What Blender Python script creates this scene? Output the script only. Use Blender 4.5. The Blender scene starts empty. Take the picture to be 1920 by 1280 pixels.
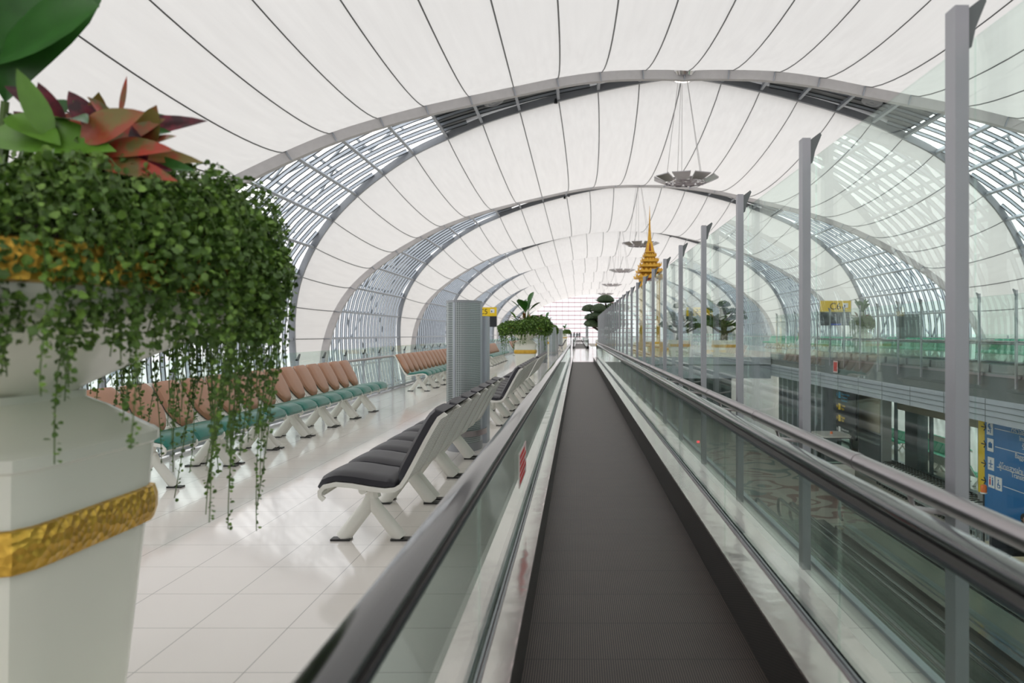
import bpy, math, random
from mathutils import Vector, Matrix

# ------------------------------------------------------------------ camera, sky, exposure
sc = bpy.context.scene
col = sc.collection
PI = math.pi
F = 1368.0                                   # focal length in pixels of the 1920 px frame
EYE = 1.45                                   # camera height over the tiled floor
cam_d = bpy.data.cameras.new('camera')
cam = bpy.data.objects.new('camera', cam_d); col.objects.link(cam)
cam.location = (0, 0, EYE); cam.rotation_euler = (PI/2, 0, 0)
cam_d.sensor_width = 36; cam_d.lens = F/1920*36
cam_d.shift_x = -(1083-960)/1920; cam_d.shift_y = -(640-625)/1920
cam_d.clip_start = .05; cam_d.clip_end = 900
cam_d.dof.use_dof = True; cam_d.dof.focus_distance = 8.0; cam_d.dof.aperture_fstop = 2.4
sc.camera = cam

w = bpy.data.worlds.new('sky'); sc.world = w; w.use_nodes = True
nt = w.node_tree; nt.nodes.clear()
out = nt.nodes.new('ShaderNodeOutputWorld'); bg = nt.nodes.new('ShaderNodeBackground')
tc = nt.nodes.new('ShaderNodeTexCoord'); sx = nt.nodes.new('ShaderNodeSeparateXYZ')
ramp = nt.nodes.new('ShaderNodeValToRGB')
ramp.color_ramp.elements[0].position = .45; ramp.color_ramp.elements[0].color = (1.0, .985, .975, 1)
ramp.color_ramp.elements[1].position = 1.0; ramp.color_ramp.elements[1].color = (.93, .965, 1.0, 1)
e_ = ramp.color_ramp.elements; e_[0].position = 0.0; e_[0].color = (.42, .42, .43, 1)
q_ = e_.new(.53); q_.color = (.42, .42, .43, 1); q_ = e_.new(.62); q_.color = (1.0, .985, .975, 1)
mr = nt.nodes.new('ShaderNodeMapRange'); mr.inputs['From Min'].default_value = -1
nt.links.new(tc.outputs['Generated'], sx.inputs[0]); nt.links.new(sx.outputs['Z'], mr.inputs['Value'])
nt.links.new(mr.outputs[0], ramp.inputs[0]); nt.links.new(ramp.outputs[0], bg.inputs[0])
bg.inputs[1].default_value = 4.5
nt.links.new(bg.outputs[0], out.inputs[0])

sc.view_settings.view_transform = 'Standard'; sc.view_settings.look = 'None'
sc.view_settings.gamma = 1; sc.view_settings.use_curve_mapping = False
sc.view_settings.exposure = -0.62
cy = sc.cycles
cy.max_bounces = 10; cy.diffuse_bounces = 6; cy.glossy_bounces = 4; cy.transmission_bounces = 4
cy.transparent_max_bounces = 32; cy.caustics_reflective = False; cy.caustics_refractive = False
cy.use_denoising = True; cy.sample_clamp_indirect = 6

# ------------------------------------------------------------------ materials
class NB:
    def __init__(s, name):
        s.m = bpy.data.materials.new(name); s.m.use_nodes = True
        s.t = s.m.node_tree; s.t.nodes.clear()
        s.out = s.t.nodes.new('ShaderNodeOutputMaterial')
    def n(s, typ, **k):
        nd = s.t.nodes.new('ShaderNode'+typ)
        for a, v in k.items():
            if a[0] == 'i' and a[1:].isdigit(): nd.inputs[int(a[1:])].default_value = v
            else: setattr(nd, a, v)
        return nd
    def l(s, a, b): s.t.links.new(a, b)
    def math(s, op, a, b=None, c=None):
        nd = s.n('Math', operation=op)
        for i, v in enumerate((a, b, c)):
            if v is None: continue
            if isinstance(v, (int, float)): nd.inputs[i].default_value = v
            else: s.l(v, nd.inputs[i])
        return nd.outputs[0]
    def mix(s, fac, a, b):
        nd = s.n('Mix', data_type='RGBA')
        for i, v in ((0, fac), (6, a), (7, b)):
            if isinstance(v, (int, float)): nd.inputs[i].default_value = v
            elif isinstance(v, tuple): nd.inputs[i].default_value = (*v, 1)
            else: s.l(v, nd.inputs[i])
        return nd.outputs[2]
    def xyz(s, obj=False):
        if obj:
            tcn = s.n('TexCoord'); sp = s.n('SeparateXYZ'); s.l(tcn.outputs['Object'], sp.inputs[0])
        else:
            g = s.n('NewGeometry'); sp = s.n('SeparateXYZ'); s.l(g.outputs['Position'], sp.inputs[0])
        return sp.outputs
    def bsdf(s, color=(.8,.8,.8), rough=.5, metal=0, spec=.5, coat=0, emis=None, es=0):
        b = s.n('BsdfPrincipled')
        if isinstance(color, tuple): b.inputs['Base Color'].default_value = (*color, 1)
        else: s.l(color, b.inputs['Base Color'])
        if isinstance(rough, (int, float)): b.inputs['Roughness'].default_value = rough
        else: s.l(rough, b.inputs['Roughness'])
        b.inputs['Metallic'].default_value = metal
        b.inputs['Specular IOR Level'].default_value = spec
        b.inputs['Coat Weight'].default_value = coat; b.inputs['Coat Roughness'].default_value = .05
        if emis: b.inputs['Emission Color'].default_value = (*emis, 1); b.inputs['Emission Strength'].default_value = es
        s.l(b.outputs[0], s.out.inputs[0]); return b
    def noise(s, scale, detail=3, vec=None):
        nd = s.n('TexNoise'); nd.inputs['Scale'].default_value = scale; nd.inputs['Detail'].default_value = detail
        if vec is not None: s.l(vec, nd.inputs['Vector'])
        else:
            g = s.n('NewGeometry'); s.l(g.outputs['Position'], nd.inputs['Vector'])
        return nd.outputs[0]
    def bump(s, b, h, strength=.2, dist=.01):
        bn = s.n('Bump'); bn.inputs['Strength'].default_value = strength; bn.inputs['Distance'].default_value = dist
        s.l(h, bn.inputs['Height']); s.l(bn.outputs[0], b.inputs['Normal'])

M = {}
def simple(name, color, rough=.5, metal=0, spec=.5, coat=0, vary=.06, scale=3, emis=None, es=0):
    b = NB(name)
    nz = b.noise(scale)
    c2 = tuple(max(0, c*(1-vary*2)) for c in color)
    b.bsdf(b.mix(nz, c2, tuple(min(1, c*(1+vary)) for c in color)), rough, metal, spec, coat, emis, es)
    M[name] = b.m; return b.m

simple('white_paint', (.72,.71,.66), .35, vary=.04)
simple('steel_grey', (.30,.31,.33), .4, .2)
simple('post_grey', (.40,.40,.43), .4, .3)
simple('light_steel', (.42,.45,.50), .4, .3)
simple('fin_metal', (.52,.56,.62), .45, .2)
simple('dark_gasket', (.03,.035,.04), .5)
simple('mullion_red', (.34,.20,.22), .5)
simple('chrome_dark', (.42,.41,.42), .2, 1.0)
simple('girder', (.57,.555,.56), .5, .1)
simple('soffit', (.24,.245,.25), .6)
simple('fascia', (.48,.52,.58), .35)
simple('slab_dark', (.14,.16,.16), .4)
simple('seam', (.20,.20,.20), .7)
simple('rubber', (.012,.012,.014), .12, spec=.75, coat=.35, vary=.1)
simple('black_plastic', (.02,.02,.02), .4)
simple('black_vinyl', (.012,.011,.017), .40, spec=.35)
simple('brown_vinyl', (.44,.225,.135), .42, vary=.05)
simple('teal_vinyl', (.008,.16,.12), .35, vary=.1)
simple('green_vinyl', (.01,.42,.23), .38, vary=.1)
simple('bench_white', (.78,.77,.72), .35, vary=.05)
simple('ceramic', (.85,.86,.76), .25, spec=.5, coat=.2, vary=.05, scale=1.5)
simple('soil', (.03,.02,.012), .9)
simple('bark', (.10,.07,.05), .8, vary=.3, scale=20)
simple('stem', (.10,.17,.04), .6)
simple('fig_leaf', (.035,.15,.02), .35, vary=.25, scale=12)
simple('lime_leaf', (.13,.30,.03), .4, vary=.2, scale=12)
simple('vine_leaf', (.115,.225,.04), .5, vary=.45, scale=14)
simple('vine_leaf_light', (.21,.37,.06), .5, vary=.35, scale=14)
simple('pad_leaf', (.05,.09,.035), .6, vary=.4, scale=9)
def mottled(name, a, c_, scale):
    b = NB(name); nz = b.noise(scale, 4)
    k = b.n('MapRange'); k.inputs['From Min'].default_value = .42; k.inputs['From Max'].default_value = .58
    b.l(nz, k.inputs['Value']); b.bsdf(b.mix(k.outputs[0], a, c_), .38); M[name] = b.m
mottled('croton_dark', (.05,.012,.018), (.20,.015,.035), 18)
mottled('croton_red', (.42,.05,.025), (.16,.14,.04), 15)
mottled('croton_olive', (.22,.17,.04), (.36,.07,.03), 12)
simple('yellow_sign', (.80,.55,.01), .4, vary=.02)
simple('blue_sign', (.0,.16,.44), .35, vary=.04)
simple('sign_black', (.010,.012,.016), .3)
simple('sign_white', (.85,.85,.85), .5, vary=.01)
simple('sign_ink', (.01,.01,.01), .5)
simple('sign_red', (.7,.03,.03), .5)
simple('sign_pale', (.80,.62,.62), .5)
simple('sign_cyan', (.02,.30,.55), .5)
simple('screen_blue', (.03,.08,.6), .3)
simple('lower_tile', (.50,.47,.41), .18, spec=.4, vary=.05, scale=.6)
simple('lower_wall', (.30,.32,.31), .5)
simple('beige_wall', (.42,.39,.30), .5)
simple('dark_panel', (.10,.12,.13), .3)
simple('cart_white', (.75,.73,.68), .3, coat=.3)
simple('cart_cream', (.75,.66,.42), .3, coat=.3)
simple('orange_lamp', (.9,.20,.03), .3)
simple('skin', (.45,.26,.18), .6)
simple('hair', (.015,.012,.01), .6)
simple('dark_cloth', (.02,.02,.025), .8)
simple('blue_cloth', (.03,.07,.20), .8)
simple('trolley_metal', (.62,.68,.68), .3, .8)
simple('ground', (.42,.42,.41), .8)
simple('chrome', (.75,.74,.76), .12, 1.0, vary=.02)
simple('tube_steel', (.40,.37,.38), .30, 1.0, vary=.03)
simple('red_light', (.8,.02,.03), .4, emis=(1,.03,.05), es=6)
simple('daylit_glow', (.9,.85,.8), .4, emis=(1,.93,.86), es=3)  # emission stands in for daylight caught by the hub's reflective glass, not a lamp

def mk_fabric():
    b = NB('fabric'); P = b.xyz()
    cmb = b.n('CombineXYZ'); b.l(b.math('MULTIPLY', P[0], 2.2), cmb.inputs[0])
    b.l(b.math('MULTIPLY', P[1], .10), cmb.inputs[1]); b.l(b.math('MULTIPLY', P[2], 2.2), cmb.inputs[2])
    streak = b.noise(1.6, 5, cmb.outputs[0])
    big = b.noise(.12, 2)
    c1 = b.mix(streak, (.70,.675,.665), (.90,.88,.865))
    c2 = b.mix(big, c1, (.84,.82,.805))
    d = b.n('BsdfDiffuse'); t = b.n('BsdfTranslucent'); mx = b.n('MixShader', i0=.24)
    b.l(c2, d.inputs[0]); b.l(c2, t.inputs[0]); b.l(d.outputs[0], mx.inputs[1]); b.l(t.outputs[0], mx.inputs[2])
    b.l(mx.outputs[0], b.out.inputs[0]); M['fabric'] = b.m
mk_fabric()

def mk_glass(name, tint, base=.04, top=.9):
    b = NB(name)
    lw = b.n('LayerWeight', i0=.5)
    f5 = b.math('POWER', lw.outputs['Facing'], 5.0)
    fac = b.math('ADD', b.math('MULTIPLY', f5, top), base)
    tr = b.n('BsdfTransparent'); tr.inputs[0].default_value = (*tint, 1)
    gl = b.n('BsdfGlossy'); gl.inputs['Roughness'].default_value = .0
    gl.inputs[0].default_value = (.93, 1, .97, 1)
    mx = b.n('MixShader'); b.l(fac, mx.inputs[0]); b.l(tr.outputs[0], mx.inputs[1]); b.l(gl.outputs[0], mx.inputs[2])
    b.l(mx.outputs[0], b.out.inputs[0]); M[name] = b.m
mk_glass('glass', (.93, .975, .955), .035, .6)
mk_glass('glass_clear', (.97, .985, .985), .025, .4)
mk_glass('glass_rail', (.87, .925, .90), .09, .6)
mk_glass('glass_teal', (.80, .90, .87), .04, .6)

def mk_floor():
    b = NB('floor_tile'); P = b.xyz()
    def line(v, off, pitch, wd):
        fr = b.math('FRACT', b.math('DIVIDE', b.math('ADD', v, off), pitch))
        return b.math('LESS_THAN', fr, wd/pitch)
    lx = line(P[0], 101*.47+1.43, .47, .0045); ly = line(P[1], 101*.471-3.12+.471*7, .471, .004)
    ln = b.math('MAXIMUM', lx, ly)
    nz = b.noise(1.1, 4)
    base = b.mix(nz, (.80,.745,.71), (.86,.81,.775))
    c = b.mix(b.math('MULTIPLY', ln, .8), base, (.22,.21,.20))
    r = b.math('ADD', b.math('MULTIPLY', b.noise(9, 3), .10), .06)
    bs = b.bsdf(c, r, 0, .5, .25)
    b.bump(bs, b.noise(2.2, 2), .12, .01)
    M['floor_tile'] = b.m
mk_floor()

def mk_belt():
    b = NB('belt'); P = b.xyz()
    fr = b.math('FRACT', b.math('DIVIDE', b.math('ADD', P[0], 50), .0105))
    rib = b.math('LESS_THAN', fr, .47)
    jf = b.math('FRACT', b.math('DIVIDE', b.math('ADD', P[1], 50), .40))
    joint = b.math('LESS_THAN', jf, .02)
    nz = b.noise(4, 4)
    ribc = b.mix(nz, (.075,.057,.049), (.125,.098,.083))
    c = b.mix(rib, (.006,.005,.005), ribc)
    c = b.mix(b.math('MULTIPLY', joint, .75), c, (.01,.01,.01))
    bs = b.bsdf(c, .45, .0, .25)
    M['belt'] = b.m
    b = NB('skirt'); P = b.xyz()
    fr = b.math('FRACT', b.math('DIVIDE', b.math('ADD', b.math('MULTIPLY', P[1], .35), b.math('MULTIPLY', P[2], 1.0)), .012))
    c = b.mix(b.math('LESS_THAN', fr, .5), (.010,.009,.009), (.045,.038,.036))
    b.bsdf(c, .35, .2, .5); M['skirt'] = b.m
    b = NB('steel_deck')
    bs = b.bsdf((.69,.60,.59), .13, 1.0)
    b.bump(bs, b.noise(2.6, 3), .25, .03); M['steel_deck'] = b.m
mk_belt()

def mk_perf(name, base, hole, pitch, rad):
    b = NB(name); P = b.xyz(True)
    def cell(v): return b.math('SUBTRACT', b.math('FRACT', b.math('DIVIDE', b.math('ADD', v, 50), pitch)), .5)
    h = cell(b.math('ARCTAN2', P[1], P[0])) if False else None
    s = b.math('ADD', P[0], b.math('MULTIPLY', P[1], .83))
    cx = cell(s); cz = cell(P[2])
    d = b.math('ADD', b.math('MULTIPLY', cx, cx), b.math('MULTIPLY', cz, cz))
    b.bsdf(b.mix(b.math('LESS_THAN', d, rad*rad), base, hole), .4, .3); M[name] = b.m
mk_perf('perforated', (.40,.44,.44), (.10,.12,.12), .022, .33)

def mk_shell():
    b = NB('slotted_shell'); P = b.xyz(True)
    fz = b.math('FRACT', b.math('DIVIDE', P[2], .022)); fy = b.math('FRACT', b.math('DIVIDE', P[1], .18))
    slot = b.math('MULTIPLY', b.math('LESS_THAN', fz, .28), b.math('LESS_THAN', b.math('ABSOLUTE', b.math('SUBTRACT', fy, .5)), .42))
    b.bsdf(b.mix(b.math('MULTIPLY', slot, .45), (.78,.78,.72), (.20,.20,.19)), .35); M['slotted_shell'] = b.m
mk_shell()

def mk_gold():
    b = NB('gold_relief')
    g = b.n('NewGeometry'); v = b.n('TexVoronoi'); v.inputs['Scale'].default_value = 38
    b.l(g.outputs['Position'], v.inputs['Vector'])
    nz = b.noise(9, 4)
    c = b.mix(nz, (.42,.22,.02), (.86,.56,.10))
    bs = b.bsdf(c, .32, .75); b.bump(bs, v.outputs['Distance'], .6, .012); M['gold_relief'] = b.m
    simple('gold', (.80,.45,.06), .38, .45, vary=.15, scale=4)
    simple('gold_dark', (.30,.06,.03), .5, .2)
mk_gold()

def mk_carpet():
    b = NB('carpet')
    n1 = b.noise(.42, 1)
    rib = b.math('LESS_THAN', b.math('ABSOLUTE', b.math('SUBTRACT', b.math('FRACT', b.math('MULTIPLY', n1, 7)), .5)), .16)
    n2 = b.noise(.3, 0)
    dk = b.mix(b.math('GREATER_THAN', n2, .5), (.12,.15,.15), (.22,.10,.085))
    b.bsdf(b.mix(rib, (.44,.37,.33), dk), .85); M['carpet'] = b.m
    b = NB('mural'); g = b.n('NewGeometry'); v = b.n('TexVoronoi'); v.inputs['Scale'].default_value = 2.3
    b.l(g.outputs['Position'], v.inputs['Vector'])
    P = b.xyz()
    side = b.math('GREATER_THAN', P[1], 16.3)
    c = b.mix(side, (.13,.20,.05), (.02,.13,.20))
    hs = b.mix(.35, c, v.outputs['Color']); b.bsdf(b.mix(.5, hs, c), .5); M['mural'] = b.m
mk_carpet()

# ------------------------------------------------------------------ mesh helpers
class MB:
    def __init__(s): s.v = []; s.f = []; s.mi = []; s.sm = []
    def add(s, vs, fs, mi=0, smooth=False, M4=None):
        o = len(s.v)
        for p in vs:
            p = Vector(p)
            if M4 is not None: p = M4 @ p
            s.v.append(tuple(p))
        for f in fs: s.f.append([i+o for i in f]); s.mi.append(mi); s.sm.append(smooth)
    def box(s, x0, x1, y0, y1, z0, z1, mi=0, M4=None):
        s.add([(x0,y0,z0),(x1,y0,z0),(x1,y1,z0),(x0,y1,z0),(x0,y0,z1),(x1,y0,z1),(x1,y1,z1),(x0,y1,z1)],
              [(0,3,2,1),(4,5,6,7),(0,1,5,4),(1,2,6,5),(2,3,7,6),(3,0,4,7)], mi, False, M4)
    def rbox(s, x0, x1, y0, y1, z0, z1, r, mi=0, n=4):   # box with rounded vertical edges
        pts = []
        for cx, cy_, a0 in ((x1-r,y1-r,0),(x0+r,y1-r,PI/2),(x0+r,y0+r,PI),(x1-r,y0+r,1.5*PI)):
            for k in range(n+1): a = a0+PI/2*k/n; pts.append((cx+r*math.cos(a), cy_+r*math.sin(a)))
        s.prism(pts, z0, z1, mi, True)
    def prism(s, pts, z0, z1, mi=0, smooth=False):
        n = len(pts)
        s.add([(x,y,z0) for x,y in pts]+[(x,y,z1) for x,y in pts],
              [(i,(i+1)%n,n+(i+1)%n,n+i) for i in range(n)], mi, smooth)
        s.add([(x,y,z0) for x,y in pts], [tuple(range(n))[::-1]], mi); s.add([(x,y,z1) for x,y in pts], [tuple(range(n))], mi)
    def bar(s, a, b, wd, h=None, mi=0, up=(0,0,1)):
        h = h or wd; a = Vector(a); b = Vector(b); d = (b-a); L = d.length
        if L < 1e-6: return
        d.normalize(); u = Vector(up)
        if abs(d.dot(u)) > .98: u = Vector((1,0,0))
        sd = d.cross(u).normalized(); u = sd.cross(d).normalized()
        vs = []
        for p in (a, b):
            for i, j in ((-1,-1),(1,-1),(1,1),(-1,1)): vs.append(p+sd*wd/2*i+u*h/2*j)
        s.add(vs, [(0,1,2,3),(7,6,5,4),(0,4,5,1),(1,5,6,2),(2,6,7,3),(3,7,4,0)], mi)
    def tube(s, pts, r, n=8, mi=0, cap=True, rs=None, flat=1.0):
        pts = [Vector(p) for p in pts]; rings = []; prev = None
        for i, p in enumerate(pts):
            d = (pts[min(i+1,len(pts)-1)]-pts[max(i-1,0)])
            if d.length < 1e-9: d = Vector((0,0,1))
            d.normalize()
            if prev is None:
                u = Vector((0,0,1)) if abs(d.z) < .9 else Vector((0,1,0))
                prev = (u - d*u.dot(d)).normalized()
            else:
                prev = (prev - d*prev.dot(d)).normalized()
            sd = d.cross(prev); rr = rs[i] if rs else r
            rings.append([p+prev*math.cos(2*PI*k/n)*rr+sd*math.sin(2*PI*k/n)*rr*flat for k in range(n)])
        vs = [q for rg in rings for q in rg]; fs = []
        for i in range(len(pts)-1):
            for k in range(n): fs.append((i*n+k, i*n+(k+1)%n, (i+1)*n+(k+1)%n, (i+1)*n+k))
        s.add(vs, fs, mi, True)
        if cap:
            s.add(rings[0], [tuple(range(n))[::-1]], mi); s.add(rings[-1], [tuple(range(n))], mi)
    def lathe(s, prof, n=20, mi=0, c=(0,0,0), sq=0, smooth=True, M4=None, rot=0):
        vs = []; fs = []
        for r, z in prof:
            for k in range(n):
                a = 2*PI*k/n+rot; ca, sa = math.cos(a), math.sin(a)
                if sq:
                    q = (abs(ca)**sq+abs(sa)**sq)**(-1/sq)
                else: q = 1
                vs.append((c[0]+r*ca*q, c[1]+r*sa*q, c[2]+z))
        for i in range(len(prof)-1):
            for k in range(n): fs.append((i*n+k, i*n+(k+1)%n, (i+1)*n+(k+1)%n, (i+1)*n+k))
        fs.append(tuple(range(n))[::-1]); fs.append(tuple((len(prof)-1)*n+k for k in range(n)))
        s.add(vs, fs, mi, smooth, M4)
    def sweep(s, sec, y0, y1, mi=0):      # section in X-Z swept along Y
        n = len(sec)
        s.add([(x,y0,z) for x,z in sec]+[(x,y1,z) for x,z in sec], [(i,(i+1)%n,n+(i+1)%n,n+i) for i in range(n)]+[tuple(range(n))[::-1], tuple(range(n,2*n))], mi)
    def build(s, name, mats, parent=None, loc=None, sharp=40):
        me = bpy.data.meshes.new(name); me.from_pydata(s.v, [], s.f)
        if not isinstance(mats, (list, tuple)): mats = [mats]
        for m in mats: me.materials.append(M[m] if isinstance(m, str) else m)
        me.polygons.foreach_set('material_index', s.mi); me.polygons.foreach_set('use_smooth', s.sm)
        me.update()
        if any(s.sm): me.set_sharp_from_angle(angle=math.radians(sharp))
        o = bpy.data.objects.new(name, me); col.objects.link(o)
        if parent: o.parent = parent
        if loc: o.location = loc
        return o
def tag(o, label=None, cat=None, group=None, kind=None):
    if label: o['label'] = label
    if cat: o['category'] = cat
    if group: o['group'] = group
    if kind: o['kind'] = kind
    return o
def empty(name, loc=(0,0,0), rz=0, label=None, cat=None, group=None):
    o = bpy.data.objects.new(name, None); col.objects.link(o); o.location = loc; o.rotation_euler = (0,0,rz)
    o.empty_display_size = .1
    return tag(o, label, cat, group)
def struct(o): o['kind'] = 'structure'; return o
KIDS = {}
def copy_tree(o, loc=None, rz=None, label=None, group=None, parent=None, scale=None):
    c = o.copy(); col.objects.link(c)
    if parent: c.parent = parent
    for ch in list(o.children): copy_tree(ch, parent=c)
    if loc is not None: c.location = loc
    if rz is not None: c.rotation_euler = (0,0,rz)
    if scale is not None: c.scale = scale
    if label: c['label'] = label
    if group: c['group'] = group
    return c

# ------------------------------------------------------------------ the vault
XC = 6.0; Y1 = 41.5; PER = 30.0
TAB = [(0,14.85,.35,.35),(2.4,14.7,.9,.9),(4.8,14.4,1.45,1.45),(7.15,13.95,1.8,1.8),(9.48,13.37,2.1,2.0),(11.77,12.75,2.5,2.4),
       (14,12.04,3.1,3.1),(16.2,11.2,3.8,3.7),(18.36,10.17,4.7,4.7),(20.3,8.96,5.7,5.5),(22.2,7.49,7.0,6.5),(23.8,5.83,8.7,7.6),
       (25.0,3.9,10.8,8.4),(25.6,1.82,12.9,8.8),(25.75,-.4,14.8,9.0),(25.6,-2.8,16.3,9.1),(25.2,-5.2,17.3,9.1),(24.6,-8.6,18.0,9.1)]
NI = len(TAB)-1
def cr(p0, p1, p2, p3, t): return .5*((2*p1)+(-p0+p2)*t+(2*p0-5*p1+4*p2-p3)*t*t+(-p0+3*p1-3*p2+p3)*t**3)
def prof(s):
    sg = -1 if s < 0 else 1; a = min(abs(s), NI-1e-6); i = int(a); t = a-i
    def g(k):
        if k < 0: q = TAB[-k]; return (-q[0], q[1], q[2], q[3])
        if k > NI: q, r = TAB[NI], TAB[NI-1]; return tuple(2*q[j]-r[j] for j in range(4))
        return TAB[k]
    P = [g(i-1), g(i), g(i+1), g(i+2)]
    v = [cr(P[0][j], P[1][j], P[2][j], P[3][j], t) for j in range(4)]
    if i == 0: v[2] = P[1][2]+(P[2][2]-P[1][2])*t; v[3] = v[2]
    return (XC+sg*v[0], EYE+v[1], v[2], v[3])
def nrm(s):       # outward unit normal in X-Z
    a = prof(max(-NI+.001, s-.08)); b = prof(min(NI-.001, s+.08))
    tx, tz = b[0]-a[0], b[1]-a[1]; L = math.hypot(tx, tz)
    return (-tz/L, tx/L) if True else None
SUB = 4
SS = [i/SUB for i in range(-NI*SUB, NI*SUB+1)]
PR = {s: prof(s) for s in SS}; NR = {s: nrm(s) for s in SS}
def vp(s, y, off=0):
    p = PR.get(s) or prof(s); n = NR.get(s) or nrm(s)
    return (p[0]+n[0]*off, y, p[1]+n[1]*off)
KS = list(range(-2, 8))
def fabric_bay(k):
    mb = MB(); nv = 18; vs = []; seam = MB()
    def pt(s, v):
        p = PR[s]; y0 = Y1+PER*k+p[3]; y1 = Y1+PER*(k+1)-p[2]; span = y1-y0
        if k == KS[0]-1: y0 = y1-12; span = 12
        if k == 7: y1 = y0+8; span = 8
        e = max(0, 1-(2*v-1)**2)**.8
        return vp(s, y0+span*v, -.075*span*e)
    for s in SS:
        for j in range(nv+1): vs.append(pt(s, j/nv))
    n = nv+1
    mb.add(vs, [(i*n+j, i*n+j+1, (i+1)*n+j+1, (i+1)*n+j) for i in range(len(SS)-1) for j in range(nv)], 0, True)
    c = struct(mb.build('ceiling', 'fabric', sharp=180))
    for i in range(-NI+1, NI):
        s = float(i)
        seam.tube([Vector(pt(s, j/nv))+Vector((-NR[s][0]*.02, 0, -NR[s][1]*.02)) for j in range(nv+1)], .032, 4, 0, False)
    seam.build('seam', 'seam', c)
for k in range(KS[0]-1, 8): fabric_bay(k)

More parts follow.
